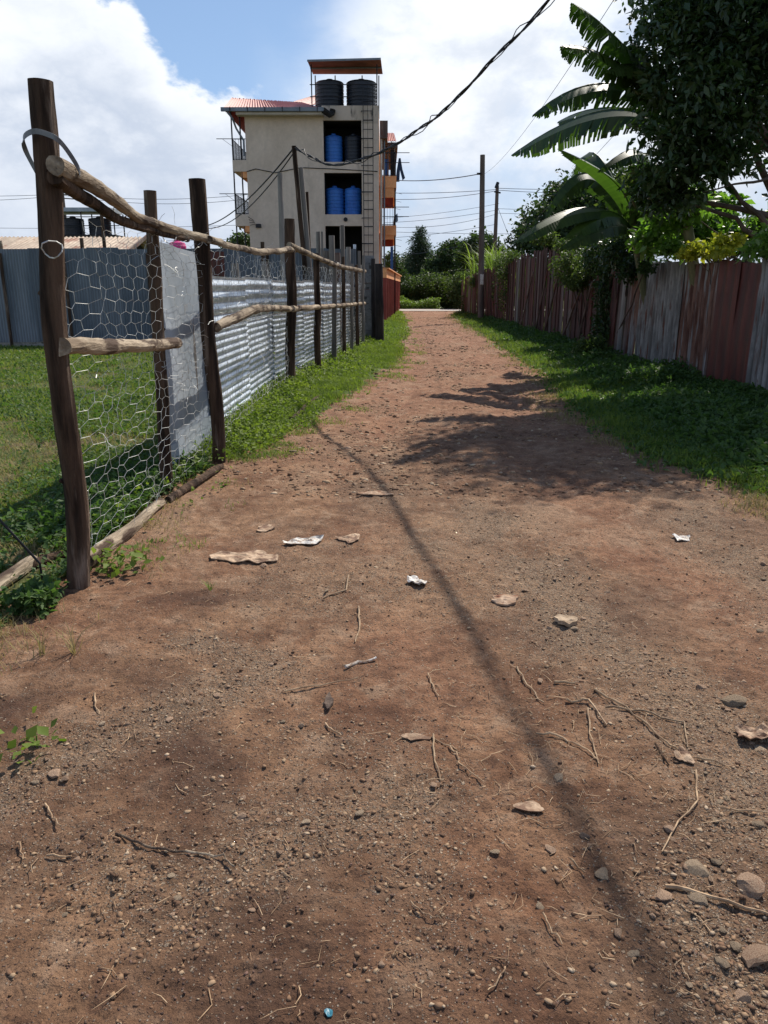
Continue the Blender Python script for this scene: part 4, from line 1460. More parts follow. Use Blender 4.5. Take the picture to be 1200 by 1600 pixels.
spec = [(6.6, 7.5, 2.0, 'galv_old'), (7.5, 8.4, 2.02, 'galv_old'), (8.4, 9.3, 1.98, 'galv_rust'), (9.3, 10.2, 2.02, 'galv_old'), (10.2, 11.35, 2.04, 'galv_old'), (11.45, 12.1, 2.0, 'sheet_red'),
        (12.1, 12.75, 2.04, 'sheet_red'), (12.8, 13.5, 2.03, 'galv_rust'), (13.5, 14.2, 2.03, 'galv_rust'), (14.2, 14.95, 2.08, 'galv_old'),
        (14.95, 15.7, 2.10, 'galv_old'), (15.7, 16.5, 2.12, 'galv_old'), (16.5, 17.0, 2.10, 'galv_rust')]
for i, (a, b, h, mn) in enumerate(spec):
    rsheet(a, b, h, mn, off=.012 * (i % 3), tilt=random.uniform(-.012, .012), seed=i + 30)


def board(y, w_, h, matname, tilt=0.0, off=0.0, z0=-.03, name='board', lean=0.0):
    mb = MB()
    t_ = .022
    a = h
    cut = random.uniform(-.03, .03)
    w_ = w_ + .07
    v = [(0, 0, 0), (0, w_, 0), (t_, w_, 0), (t_, 0, 0), (lean, 0, a), (lean, w_, a + cut), (t_ + lean, w_, a + cut), (t_ + lean, 0, a)]
    mb.add(v, [(0, 1, 2, 3), (7, 6, 5, 4), (0, 4, 5, 1), (1, 5, 6, 2), (2, 6, 7, 3), (3, 7, 4, 0)])
    me = bpy.data.meshes.new(name); me.from_pydata(mb.v, [], mb.f); me.update(); me.materials.append(M[matname])
    o = bpy.data.objects.new(name, me); COL.objects.link(o); o.parent = rf
    o.location = Vector((FX(y) + off, y, z0)) - rf.location
    o.rotation_euler = (-tilt, 0, 0)
    return o


board(17.05, .28, 2.05, 'wood_weather', -.02)
board(17.35, .22, 2.1, 'wood_grey', -.06, -.03)
board(17.6, .35, 2.0, 'wood_weather', -.04)
board(17.95, .38, 2.0, 'wood_red', -.09, -.04)
y = 18.4
top = lambda y: float(np.interp(y, [18, 21, 23, 26, 33, 38, 42, 48, 52], [2.2, 2.4, 2.75, 2.8, 2.75, 2.5, 2.5, 2.25, 2.0]))
k = 0
while y < 51.5:
    w_ = random.uniform(.2, .34)
    mn = random.choices(['wood_red', 'wood_weather', 'wood_grey'], [7, .7, .15] if y < 45 else [3, 2, .5])[0]
    board(y, w_, top(y) + random.uniform(-.12, .1), mn, random.uniform(-.025, .015), random.uniform(-.008, .008) + .034 * (k % 2))
    y += w_ + random.uniform(-.02, .015)
    k += 1
# sticks nailed aslant on the dark boards
for a, b in (((912, 440, 20.0), (888, 548, 21)), ((898, 450, 21), (872, 540, 23)), ((868, 400, 23.5), (838, 530, 25.5)), ((850, 420, 25.5), (826, 525, 27)), ((828, 425, 28), (812, 515, 30)), ((948, 400, 18.0), (925, 490, 19.8))):
    p = W(*a); q_ = W(*b)
    p.x = FX(p.y) - .06; q_.x = FX(q_.y) - .08
    q_.z = .1
    mb = MB(); mb.tube(log_pts(p, q_, 8, .02, a[0]), .028, 7, .15, a[0]); mb.build('stick', M['wood_weather'], rf)
for y in (7.5, 10, 11.4, 13.5, 16, 18.3, 21, 24, 27, 30, 33, 36, 40, 44, 48):
    mb = MB(); mb.tube([(FX(y) + .1, y, -.1), (FX(y) + .1, y, 1.9)], .05, 8, .1, int(y)); mb.build('post', M['bark_dark'], rf)

# ------------------------------------------------------------------ trees
def branch_tree(mb, a, b, r0, r1, seed, bend=.25, n=10):
    pts = log_pts(a, b, n, bend, seed)
    mb.tube(pts, [r0 + (r1 - r0) * i / n for i in range(n + 1)], 8, .12, seed)
    return pts


def blob_points(blobs, n, shell=.35, clump=0, rs=rng):
    """points in ellipsoids [(cx,cy,cz,rx,ry,rz)], weighted by surface, in tight clumps"""
    w = np.array([b[3] * b[4] + b[4] * b[5] + b[3] * b[5] for b in blobs]); w = w / w.sum()
    if clump:
        m = max(1, n // clump)
        idx = rs.choice(len(blobs), m, p=w)
    else:
        m = n; idx = rs.choice(len(blobs), n, p=w)
    B = np.array(blobs)[idx]
    d = rs.normal(0, 1, (m, 3)); d /= np.linalg.norm(d, axis=1)[:, None]
    r_ = 1 - shell * np.abs(rs.normal(0, 1, m))
    r_ = np.clip(r_, .05, 1.12)
    C = B[:, :3] + d * B[:, 3:] * r_[:, None]
    if not clump: return C
    cs = B[:, 3:].mean(1) * .13
    P = np.repeat(C, clump, 0) + rs.normal(0, 1, (m * clump, 3)) * np.repeat(cs, clump)[:, None]
    return P


def tree(name, label, base, trunk_top, tr, blobs, nleaf, lsize, lmat, cat='tree', group=None, shell=.35, clump=14, aspect=.45, limbs=True, droop=.2, bark='trunk_bark', seed=1):
    t_ = T(name, label, cat, base, group)
    mb = MB()
    pts = branch_tree(mb, base - Vector((0, 0, .1)), trunk_top, tr, tr * .55, seed, .12)
    if limbs:
        for i, b in enumerate(blobs):
            st = pts[min(len(pts) - 1, 5 + i % 6)]
            branch_tree(mb, st, Vector(b[:3]) + Vector((0, 0, b[5] * .2)), tr * .4, tr * .08, seed + i + 1, .2, 7)
    mb.build('trunk', M[bark], t_)
    P = blob_points(blobs, nleaf, shell, clump)
    V, Tt = leaf_cloud(P, lsize * rng.uniform(.6, 1.25, len(P)), aspect, .25, droop=droop)
    np_mesh('crown', V, None, Tt, M[lmat], t_)
    return t_


def blobs_px(lst):
    """(px,py,Y,rpx_x,rpx_y,ry_m)"""
    out_ = []
    for px, py, Y, rx, ry, rd in lst:
        c = W(px, py, Y); k = Y / 1200
        out_.append((c.x, c.y, c.z, rx * k, rd, ry * k))
    return out_


# big tree over the right fence
bl = blobs_px([(1120, -30, 12.8, 110, 90, 1.4), (1080, 60, 12.4, 85, 70, 1.1), (1175, 90, 12.4, 90, 90, 1.2), (1090, 150, 12.2, 80, 60, 1.0), (1060, 205, 12.2, 62, 45, .8), (1130, 200, 12.2, 60, 60, .9),
               (1100, 255, 12.2, 70, 32, .8), (1230, 0, 12.8, 120, 120, 1.6), (1280, 150, 13.3, 90, 110, 1.5), (1160, -160, 13.8, 160, 110, 2.0), (1045, 20, 12.2, 35, 28, .5), (1040, 270, 12.2, 45, 22, .6), (1050, 310, 12.6, 48, 22, .6), (1010, 290, 13.0, 30, 26, .5)])
tree('broadleaf_tree', 'large dark broadleaf tree leaning over the right hand fence', Vector((7.4, 13.2, 0)), W(1215, 150, 12.9), .16, bl, 42000, .135, 'leaf_tree', shell=.42, clump=12, aspect=.42, droop=.5, seed=4)
mb = MB()
tree_t = bpy.data.objects['broadleaf_tree']
branch_tree(mb, W(1260, 320, 12.8), W(1172, 175, 12.0), .085, .05, 9, .25)
branch_tree(mb, W(1210, 275, 12.0), W(1100, 300, 11.9), .022, .008, 19, .15)
mb.build('branch', M['trunk_bark'], tree_t)

bl = blobs_px([(1010, 330, 16.2, 40, 24, .5), (1055, 325, 15.8, 42, 28, .5), (1105, 345, 15.5, 42, 24, .5), (1060, 372, 15.3, 55, 20, .5), (1150, 368, 15.0, 38, 18, .5), (1195, 350, 14.6, 36, 20, .5), (1130, 315, 15.8, 30, 16, .4), (1250, 340, 14.4, 40, 50, .6), (1035, 345, 14.0, 34, 26, .35), (1075, 330, 13.8, 32, 26, .35), (1010, 375, 14.2, 28, 20, .35), (1050, 385, 13.8, 28, 12, .3)])
tree('leafy_bush', 'bright green bush spilling over the corrugated sheets of the right fence', Vector((6.4, 14, 0)), Vector((6.2, 13.8, 2.2)), .06, bl, 9500, .15, 'leaf_bright', 'bush', shell=.6, clump=6, aspect=.5, droop=.5, seed=14)
bl = blobs_px([(1098, 388, 13.0, 30, 8, .3), (1136, 378, 12.8, 22, 14, .25), (1075, 398, 13.2, 18, 5, .2), (1120, 394, 12.6, 22, 6, .2)])
tree('yellow_shrub', 'yellow green shrub just above the red sheets of the right fence', Vector((5.9, 13, 0)), Vector((5.9, 13, 1.9)), .03, bl, 1500, .09, 'leaf_yellow', 'shrub', shell=.5, clump=6, aspect=.6, seed=24)
bl = blobs_px([(1190, 390, 11.2, 30, 12, .3), (1215, 370, 11.0, 30, 20, .3)])
tree('shrub', 'small green shrub at the right edge above the last grey sheet', Vector((6.0, 11.2, 0)), Vector((5.9, 11.2, 1.9)), .03, bl, 900, .10, 'leaf_bright', 'shrub', shell=.5, clump=6, aspect=.5, seed=26)

bl = blobs_px([(1010, 350, 18.0, 50, 34, .8), (1060, 350, 17.6, 60, 34, .8), (1120, 365, 17.2, 60, 26, .7), (1180, 372, 16.8, 50, 20, .7), (1240, 360, 16.5, 60, 30, .8), (985, 300, 18.4, 40, 40, .8), (1030, 300, 17.8, 50, 24, .7), (1090, 322, 17.0, 40, 20, .6)])
tree('broadleaf_bush', 'dark green bush filling the space behind the bright bush and under the big tree', Vector((7.2, 17.6, 0)), Vector((7.2, 17.6, 2.2)), .08, bl, 12000, .15, 'vine', 'bush', shell=.5, clump=10, aspect=.5, droop=.4, seed=17)

# climbers hanging over the fence
def climber(label, blobs, n, size, mat='vine', base=None):
    b = Vector(base) if base else Vector((5.35, blobs[0][1], 0))
    t_ = T('climber', label, 'climbing plant', b)
    mb = MB()
    for i, bb in enumerate(blobs):
        mb.tube(log_pts(b + Vector((.05, random.uniform(-.3, .3), 0)), Vector(bb[:3]), 8, .15, i + n), [.018] * 9, 5)
    mb.build('stem', M['trunk_bark'], t_)
    P = blob_points(blobs, n, .35, 8)
    V, Tt = leaf_cloud(P, size, .55, .3, droop=.5)
    np_mesh('foliage', V, None, Tt, M[mat], t_)


climber('thick climber draped over the dark red boards below the banana leaves', blobs_px([(890, 418, 21, 30, 24, .4), (908, 436, 20.5, 28, 18, .35), (925, 405, 20.0, 24, 24, .4), (895, 385, 22, 26, 12, .5)]), 4800, .085)
climber('dark climber hanging at the gap between boards and sheets', blobs_px([(945, 450, 18.6, 16, 60, .3), (935, 400, 19, 25, 30, .4), (940, 520, 18.4, 14, 34, .3), (985, 420, 16.8, 26, 20, .3), (965, 395, 17.5, 28, 20, .4), (1010, 415, 15.2, 14, 14, .2)]), 6500, .085, 'leaf_tree')
climber('climber with hanging trails over the far red boards', blobs_px([(786, 440, 34, 9, 42, .3), (800, 400, 33, 16, 8, .4), (782, 412, 36, 14, 10, .5), (776, 455, 38, 7, 26, .3)]), 2600, .10)
climber('climber heap over the fence top left of the banana plants', blobs_px([(850, 372, 26, 20, 9, .4), (745, 440, 45, 12, 7, .4)]), 1800, .10, 'vine')
# verge bushes at the foot of the right fence
climber('leafy shrub at the foot of the gap in the right fence', blobs_px([(925, 545, 17.2, 26, 22, .35), (905, 560, 17.5, 20, 12, .3), (950, 565, 16.5, 24, 14, .3)]), 3600, .07, 'vine', (5.0, 17.2, 0))
climber('low shrub at the foot of the far boards beside the track', blobs_px([(722, 497, 47, 14, 12, .6), (745, 500, 42, 16, 9, .5), (730, 480, 50, 12, 22, .6)]), 2500, .13, 'hedge', (5.0, 46, 0))


# ------------------------------------------------------------------ banana plants
def bez(p0, p1, p2, n):
    # quadratic through the middle point p1 at t=.5
    c = 2 * p1 - (p0 + p2) / 2
    return [(1 - t_) ** 2 * p0 + 2 * t_ * (1 - t_) * c + t_ ** 2 * p2 for t_ in [i_ / (n - 1) for i_ in range(n)]]


def banana_leaf(parent, pts3, half, droop, torn, seed, mat):
    rs = random.Random(seed)
    n = 58
    half = half * 1.4
    droop = min(1.3, droop + .2)
    C = bez(*pts3, n)
    mb = MB()
    mb.tube(C[::5] + [C[-1]], [.022 * (1 - .8 * i / 10) for i in range(len(C[::5]) + 1)], 5)
    for side in (-1, 1):
        ang = droop + rs.uniform(-.15, .15)
        gshift = 0
        for i in range(3, n - 1):
            f = i / (n - 1)
            prof = math.sin(math.pi * min(1, (f * .93 + .06))) ** .55 * (1 if f < .93 else (1 - f) / .07 * .8 + .2)
            wd = half * prof
            d = (C[i + 1] - C[i - 1]).normalized()
            s_ = d.cross(Vector((0, 0, 1))).normalized() * side
            up = s_.cross(d) * side
            if up.z < 0: up = -up
            if rs.random() < torn * .5:
                gshift = rs.uniform(-.35, .45)
            a0 = ang * .55; a1 = ang + gshift * torn
            e0 = C[i]; e1 = C[i + 1]
            m0 = s_ * math.cos(a0) - up * math.sin(a0); m1 = s_ * math.cos(a1) - up * math.sin(a1)
            mid0 = e0 + m0 * wd * .5 + d * wd * .10; mid1 = e1 + m0 * wd * .5 + d * wd * .10
            ln = wd * (.5 - (rs.uniform(0, .3) * torn if rs.random() < .4 else 0))
            sk = .16
            o0 = mid0 + m1 * ln + d * wd * sk; o1 = mid1 + m1 * ln + d * wd * sk
            if rs.random() < torn:      # narrow the strip end: a tear beside it
                q = rs.uniform(.04, .30)
                o1 = o1.lerp(o0, q)
                if rs.random() < .5: mid1 = mid1.lerp(mid0, q * .5)
            if torn > .6 and rs.random() < .03: continue
            mb.add([e0, e1, mid1, mid0, o1, o0], [(0, 1, 2, 3), (3, 2, 4, 5)])
    return mb.build('leaf', M[mat], parent)


def banana(label, base, crown, leaves, seed):
    t_ = T('banana_plant', label, 'banana plant', base)
    mb = MB(); mb.tube(log_pts(base - Vector((0, 0, .1)), crown, 12, .08, seed), [.13 - .006 * i for i in range(13)], 12, .08, seed)
    mb.build('stem', M['banana_stem'], t_)
    for i, (pts, half, dr, torn, mat) in enumerate(leaves):
        P3 = [W(*p) if len(p) == 3 and abs(p[0]) > 60 else Vector(p) for p in pts]
        banana_leaf(t_, P3, half, dr, torn, seed * 10 + i, mat)
    return t_


bm_ = 'banana_leaf'
banana('tall banana plant with long torn leaves reaching over the track', Vector((5.85, 13.9, 0)), W(1055, 190, 13.8), [
    ([(1050, 165, 13.7), (965, 62, 12.4), (893, 4, 11.2)], .24, 1.0, .7, bm_),
    ([(1050, 170, 13.7), (955, 92, 12.6), (876, 72, 11.7)], .23, 1.0, .85, bm_),
    ([(1055, 180, 13.7), (1010, 108, 13.0), (945, 112, 12.2)], .27, .9, .6, bm_),
    ([(1050, 180, 13.7), (945, 130, 13.3), (832, 180, 12.9)], .29, 1.05, .95, bm_),
    ([(1050, 190, 13.7), (935, 174, 14.4), (799, 242, 15.1)], .37, 1.0, .85, bm_),
    ([(1050, 190, 13.9), (950, 168, 15.2), (872, 190, 16.2)], .32, 1.0, .8, bm_),
    ([(1050, 170, 13.7), (1005, 85, 13.7), (985, 70, 13.1)], .26, .8, .4, bm_),
    ([(1055, 180, 13.8), (1120, 60, 14.4), (1210, 60, 15.1)], .28, .9, .7, bm_),
    ([(1055, 190, 13.8), (1100, 110, 12.9), (1150, 190, 12.1)], .27, .9, .7, bm_),
], 3)
banana('lower banana plant with an upright bright young leaf', Vector((5.85, 16.2, 0)), W(985, 345, 16.2), [
    ([(985, 350, 16.1), (964, 288, 15.7), (872, 232, 15.2)], .17, .35, .05, 'banana_young'),
    ([(990, 345, 16.1), (1000, 240, 15.6), (934, 268, 15.0)], .27, 1.0, .7, bm_),
    ([(985, 350, 16.1), (915, 270, 16.0), (848, 348, 15.6)], .28, 1.0, .8, bm_),
    ([(985, 355, 16.0), (905, 325, 15.2), (800, 380, 14.4)], .30, .55, .15, bm_),
    ([(985, 355, 16.0), (940, 330, 15.3), (882, 372, 14.7)], .28, .8, .5, 'banana_young'),
    ([(990, 355, 16.1), (1008, 318, 15.7), (1040, 305, 15.3)], .24, .5, .1, bm_),
    ([(985, 365, 16.0), (950, 345, 15.2), (875, 388, 14.6)], .26, .9, .4, bm_),
    ([(990, 355, 16.3), (1060, 260, 16.8), (1120, 330, 17.2)], .28, .9, .6, bm_),
    ([(985, 360, 16.1), (1020, 345, 15.0), (1012, 400, 14.5)], .22, .9, .4, bm_),
    ([(985, 350, 16.3), (930, 240, 17.4), (900, 290, 18.6)], .28, .9, .7, bm_),
], 5)

# ------------------------------------------------------------------ middle and far trees
bl = blobs_px([(905, 330, 46, 55, 45, 3), (860, 355, 45, 45, 38, 3), (950, 300, 47, 50, 30, 3), (825, 375, 44, 30, 22, 2), (920, 380, 45, 70, 40, 3), (1000, 320, 47, 60, 60, 3), (880, 310, 46, 30, 20, 2)])
tree('broadleaf_tree', 'wide dark tree behind the banana plants beyond the fence', Vector((12, 46, 0)), Vector((12, 46, 4)), .3, bl, 26000, .26, 'leaf_far', shell=.3, clump=14, aspect=.6, seed=31)
bl = blobs_px([(655, 380, 92, 14, 20, 1.2), (650, 405, 92, 20, 18, 1.5), (657, 362, 92, 8, 10, .8), (648, 430, 92, 26, 16, 2.0), (662, 395, 92, 16, 16, 1.3)])
tree('conifer', 'tall narrow conifer at the far end of the track', Vector((W(653, 450, 92).x, 92, 0)), Vector((W(655, 370, 92).x, 92, 7)), .14, bl, 11000, .3, 'leaf_conifer', shell=.4, clump=12, aspect=.3, seed=41, droop=.1)
bl = blobs_px([(700, 405, 88, 28, 22, 2.2), (685, 425, 88, 24, 22, 2), (715, 430, 88, 28, 26, 2.2), (695, 450, 88, 36, 20, 2.2), (708, 388, 88, 18, 12, 1.5)])
tree('broadleaf_tree', 'rounded dark tree right of the conifer at the far end of the track', Vector((7.2, 88, 0)), Vector((7.2, 88, 4)), .25, bl, 12000, .34, 'leaf_far', shell=.3, clump=12, aspect=.6, seed=51)
bl = blobs_px([(750, 385, 75, 28, 20, 2), (735, 405, 75, 24, 20, 2), (772, 405, 75, 24, 22, 2), (755, 425, 75, 40, 22, 2)])
tree('broadleaf_tree', 'dark tree behind the two utility poles', Vector((9.6, 75, 0)), Vector((9.6, 75, 4)), .25, bl, 10000, .3, 'leaf_far', shell=.3, clump=12, aspect=.6, seed=61)
bl = blobs_px([(622, 430, 100, 20, 16, 2), (637, 420, 100, 14, 20, 2), (612, 445, 100, 30, 14, 2), (632, 452, 100, 26, 14, 2)])
tree('broadleaf_tree', 'grey green tree left of the conifer beside the maroon wall', Vector((2.4, 100, 0)), Vector((2.4, 100, 3)), .25, bl, 8000, .36, 'leaf_conifer', shell=.3, clump=12, aspect=.5, seed=71)
bl = blobs_px([(372, 388, 62, 16, 16, 2), (385, 378, 62, 10, 12, 2), (360, 400, 62, 18, 14, 2)])
tree('broadleaf_tree', 'small dark tree at the left corner of the apartment block', Vector((W(374, 400, 62).x, 62, 0)), Vector((W(374, 400, 62).x, 62, 4)), .2, bl, 3500, .3, 'leaf_far', shell=.3, clump=10, aspect=.5, seed=81)
bl = blobs_px([(613, 408, 64, 12, 14, 1.2), (620, 425, 64, 14, 12, 1.2), (608, 432, 64, 14, 14, 1.2)])
tree('broadleaf_tree', 'small dark tree behind the right hand balconies', Vector((W(614, 420, 64).x, 64, 0)), Vector((W(614, 420, 64).x, 64, 3.5)), .15, bl, 2600, .26, 'leaf_far', shell=.3, clump=10, aspect=.5, seed=83)
# hedge bushes beyond the cross road
hb = [(640, 452, 66, 24, 20, 'dark leafy bush beyond the cross road, leftmost'), (672, 448, 65, 26, 24, 'leafy bush in the middle beyond the cross road'),
      (700, 456, 64, 28, 28, 'bushy dark shrub beyond the cross road with low branches'), (722, 450, 62, 18, 26, 'bush at the right end beyond the cross road, touching the fence'), (625, 462, 68, 14, 14, 'low round bush behind the maroon wall end')]
for i, (px, py, Y_, rx, ry, lab) in enumerate(hb):
    bl = blobs_px([(px, py, Y_, rx, ry, 1.3), (px - rx * .5, py + 8, Y_, rx * .7, ry * .8, 1.1), (px + rx * .5, py + 10, Y_, rx * .7, ry * .8, 1.1), (px, py + 18, Y_ - .4, rx * .9, 12, 1.2)])
    x0 = W(px, 470, Y_).x
    tree('bush', lab, Vector((x0, Y_, 0)), Vector((x0, Y_, 1.2)), .08, bl, 5500, .2, 'hedge' if i != 2 else 'vine', 'bush', shell=.35, clump=10, aspect=.55, seed=91 + i)
# bright weeds beyond the cross road
P = np.column_stack([rng.uniform(.2, 4.3, 9000), rng.uniform(61.2, 64.5, 9000), np.zeros(9000)])
P[:, 2] = .05 + rng.uniform(0, 1, 9000) * (.75 + .4 * fbm(P[:, 0], P[:, 1], .8, 2, 7))
V, Tt = leaf_cloud(P, .16, .5, .4)
tag(np_mesh('tall_weeds', V, None, Tt, M['reed']), 'light green tall weeds across the far end of the track', 'weeds', kind='stuff')
# far woods closing the horizon
P = np.column_stack([rng.uniform(-140, 150, 60000), rng.uniform(112, 130, 60000), np.zeros(60000)])
hwood = 5.0 + 2.5 * fbm(P[:, 0], P[:, 1] * 0, .07, 4, 5)
P[:, 2] = rng.uniform(0, 1, 60000) ** .7 * hwood
V, Tt = leaf_cloud(P, .8, .6, .3)
tag(np_mesh('far_wood', V, None, Tt, M['leaf_conifer']), 'distant line of trees on the horizon', 'wood', kind='stuff')


# elephant grass clump by the utility pole
def tall_grass(label, c, spread, n, h, mat='reed'):
    t_ = T('elephant_grass', label, 'tall grass', c)
    V = []; Q = []
    b = 0
    for i in range(n):
        th_ = random.uniform(0, 6.28)
        p = Vector((c[0] + random.gauss(0, spread), c[1] + random.gauss(0, spread * 1.2), random.uniform(0, h * .45)))
        hh_ = (h - p.z) * random.uniform(.6, 1.1)
        ln = random.uniform(.15, .75) * hh_
        d = Vector((math.cos(th_), math.sin(th_), 0)); s_ = Vector((-d.y, d.x, 0))
        w_ = random.uniform(.02, .045)
        for j in range(5):
            f = j / 4
            q = p + d * ln * f ** 1.8 + Vector((0, 0, hh_ * (f - .33 * f ** 3)))
            ww = w_ * (1 - f ** 2) + .002
            V += [tuple(q - s_ * ww), tuple(q + s_ * ww)]
            if j < 4: Q.append((b + j * 2, b + j * 2 + 1, b + j * 2 + 3, b + j * 2 + 2))
        b += 10
    np_mesh('blades', np.array(V), np.array(Q), None, M[mat], t_)


tall_grass('tall light green elephant grass left of the near utility pole', (6.35, 47, 0), .5, 380, 5.0)
tall_grass('tall elephant grass right of the near utility pole', (7.1, 44, 0), .6, 380, 4.5)
tall_grass('elephant grass leaning over the fence top further right', (7.6, 40, 0), .8, 300, 3.6)

# ------------------------------------------------------------------ apartment block
BY = 47.0
def wx(px, py=250, Y=BY): return W(px, py, Y).x
def wzz(py, Y=BY, px=450): return W(px, py, Y).z


bld = T('apartment_block', 'cream rendered four storey apartment block with recessed tank bays and balconies', 'building', (-4, BY, 0))
XL, XR = wx(385), wx(592)
XS = wx(504)                                   # left of the tank tower
ox0, ox1 = wx(506), wx(565)
holes = [(wzz(253), wzz(188)), (wzz(335), wzz(270)), (wzz(335) - 2.75, wzz(353))]
ztop = wzz(173); ztow = wzz(165)
mb = MB(); mb.box(XL, XS, BY, BY + .2, 0, ztop); mb.build('gable_wall', M['plaster'], bld)
# tower front wall built round its openings
mb = MB()
zs_ = [0]
for a, b in sorted(holes): zs_ += [a, b]
zs_.append(ztow)
mb.box(XS, ox0, BY - .003, BY + .2, 0, ztow); mb.box(ox1, XR, BY - .003, BY + .2, 0, ztow)
for i in range(0, len(zs_) - 2, 2):
    mb.box(ox0, ox1, BY - .003, BY + .2, zs_[i], zs_[i + 1])
mb.build('tower_wall', M['plaster'], bld)
mb = MB(); mb.box(ox0, ox1, BY - .006, BY + .19, zs_[-2] + .003, ztow + .003); mb.box(ox1, XR, BY - .006, BY + .19, ztow - .9, ztow + .003); mb.build('parapet', M['plaster_stain'], bld)
# mullion in the lowest bay
mb = MB(); mb.box(wx(534, 380) - .1, wx(534, 380) + .12, BY + .02, BY + .18, holes[2][0], holes[2][1]); mb.build('mullion', M['plaster'], bld)
# bays: dark rooms
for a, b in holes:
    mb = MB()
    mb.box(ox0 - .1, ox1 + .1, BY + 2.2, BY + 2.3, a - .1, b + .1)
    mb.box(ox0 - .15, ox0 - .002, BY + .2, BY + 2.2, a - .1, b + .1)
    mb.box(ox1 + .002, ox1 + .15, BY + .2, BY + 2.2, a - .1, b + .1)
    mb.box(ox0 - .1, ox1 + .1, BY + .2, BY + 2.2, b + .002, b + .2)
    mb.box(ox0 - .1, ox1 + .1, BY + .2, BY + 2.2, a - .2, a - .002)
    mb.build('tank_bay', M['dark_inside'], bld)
# body behind
DEP = 16
mb = MB(); mb.box(XL, XL + .2, BY + .2, BY + DEP, 0, ztop); mb.box(XR - .2, XR, BY + .2, BY + DEP, 0, ztow - .3); mb.box(XL + .2, XR - .2, BY + DEP - .2, BY + DEP, 0, ztop)
mb.build('side_wall', M['orange_paint'], bld)
mb = MB(); mb.box(XS, XR, BY + .2, BY + 3.2, ztow - .25, ztow - .02); mb.build('tank_slab', M['plaster_stain'], bld)
# hip roof with corrugated slopes
e0x, e1x = wx(348, 172, BY - .6), wx(505, 172, BY - .6)
ze = wzz(171, BY - .6) + .05
ez = ze + 1.15
def slope(a, b, c, d, ribs, name, mat, amp=.035):
    """corrugated quad: a,b eave, d,c ridge"""
    a, b, c, d = map(Vector, (a, b, c, d))
    nrm = (b - a).cross(d - a).normalized()
    vs = []; fs = []
    n = ribs * 4
    for k in range(2):
        for j in range(2):
            for i in range(n + 1):
                f = i / n
                p = (a.lerp(b, f) if j == 0 else d.lerp(c, f)) + nrm * (amp * math.sin(2 * math.pi * f * ribs) - k * .03)
                vs.append(p)
    m_ = n + 1
    for k in range(2):
        for i in range(n):
            q = (k * 2 * m_ + i, k * 2 * m_ + i + 1, k * 2 * m_ + m_ + i + 1, k * 2 * m_ + m_ + i)
            fs.append(q if k == 0 else q[::-1])
    for i in range(n):
        fs.append((i, 2 * m_ + i, 2 * m_ + i + 1, i + 1))
        fs.append((m_ + i, m_ + i + 1, 3 * m_ + i + 1, 3 * m_ + i))
    mb = MB(); mb.add(vs, fs)
    return mb.build(name, mat, bld)


rt0 = W(362, 153, BY + 2.6); rt1 = W(430, 153, BY + 2.6)
slope((e0x, BY - .6, ze), (e1x, BY - .6, ze), (rt1.x + 1.6, BY + 2.6, rt0.z - .25), (rt0.x, BY + 2.6, rt0.z), 34, 'roof', M['roof_pink'])
slope((e0x, BY + DEP, ze), (e0x, BY - .6, ze), (rt0.x, BY + 2.6, rt0.z), (rt0.x, BY + DEP - 2, rt0.z), 50, 'roof', M['roof_pink'])
slope((rt0.x, BY + 2.6, rt0.z), (rt1.x + 1.6, BY + 2.6, rt0.z - .25), (rt1.x + 1.6, BY + DEP - 2, rt0.z - .25), (rt0.x, BY + DEP - 2, rt0.z), 20, 'roof', M['roof_pink'])
q0 = W(462, 163, BY + 4); q1 = W(492, 148, BY + 4)
slope((q0.x - .5, BY + 3.4, q0.z - .1), (q1.x + 1.5, BY + 3.4, q0.z - .2), (q1.x + 1.0, BY + 6.5, q1.z + .5), (q1.x - .2, BY + 6.5, q1.z + .5), 10, 'roof', M['roof_pink'])
mb = MB(); mb.box(e0x - .08, e1x + .05, BY - .78, BY - .62, ze - .16, ze + .03); mb.build('gutter', M['gutter_grey'], bld)
mb = MB(); mb.box(e0x + .7, e1x, BY - .6, BY - .02, ze - .30, ze - .17); mb.build('soffit', M['fascia_pale'], bld)
for k in range(6):
    x = e0x + .4 + k * .95
    mb = MB(); mb.box(x, x + .05, BY - .80, BY - .785, ze - .2, ze + .05); mb.build('gutter_bracket', M['iron_black'], bld)
mb = MB(); mb.tube([(e1x + .0, BY - .7, ze - .1), (e1x + .35, BY - .5, ze - .3), (e1x + .45, BY - .15, ze - .15), (e1x + .5, BY - .15, ze + .05)], .16, 8); mb.build('gutter_elbow', M['dark_inside'], bld)
mb = MB(); mb.tube([(e0x + .25, BY - .68, ze - .15), (e0x + .5, BY - .5, ze - .5), (e0x + .6, BY - .1, ze - .9), (XL - .1, BY - .06, ze - 1.5), (XL - .1, BY - .06, ze - 2.3)], .055, 8); mb.build('downpipe', M['gutter_grey'], bld)
# dark bulge stains / small fixtures
mb = MB(); mb.tube([(wx(540, 342), BY - .06, wzz(343)), (wx(540, 342), BY - .01, wzz(343))], .12, 10); mb.build('wall_vent', M['iron_black'], bld)
mb = MB(); mb.box(wx(400, 352), wx(408, 352), BY - .12, BY - .005, wzz(356), wzz(350)); mb.build('flood_lamp', M['iron_black'], bld)
for k in range(4):
    a = Vector((wx(396 + k, 345), BY - .01, wzz(344 + k * 2))); mb = MB(); mb.tube([a, a + Vector((-.25, -.3, -.08 * k + .15))], .015, 5); mb.build('rebar_end', M['iron_black'], bld)


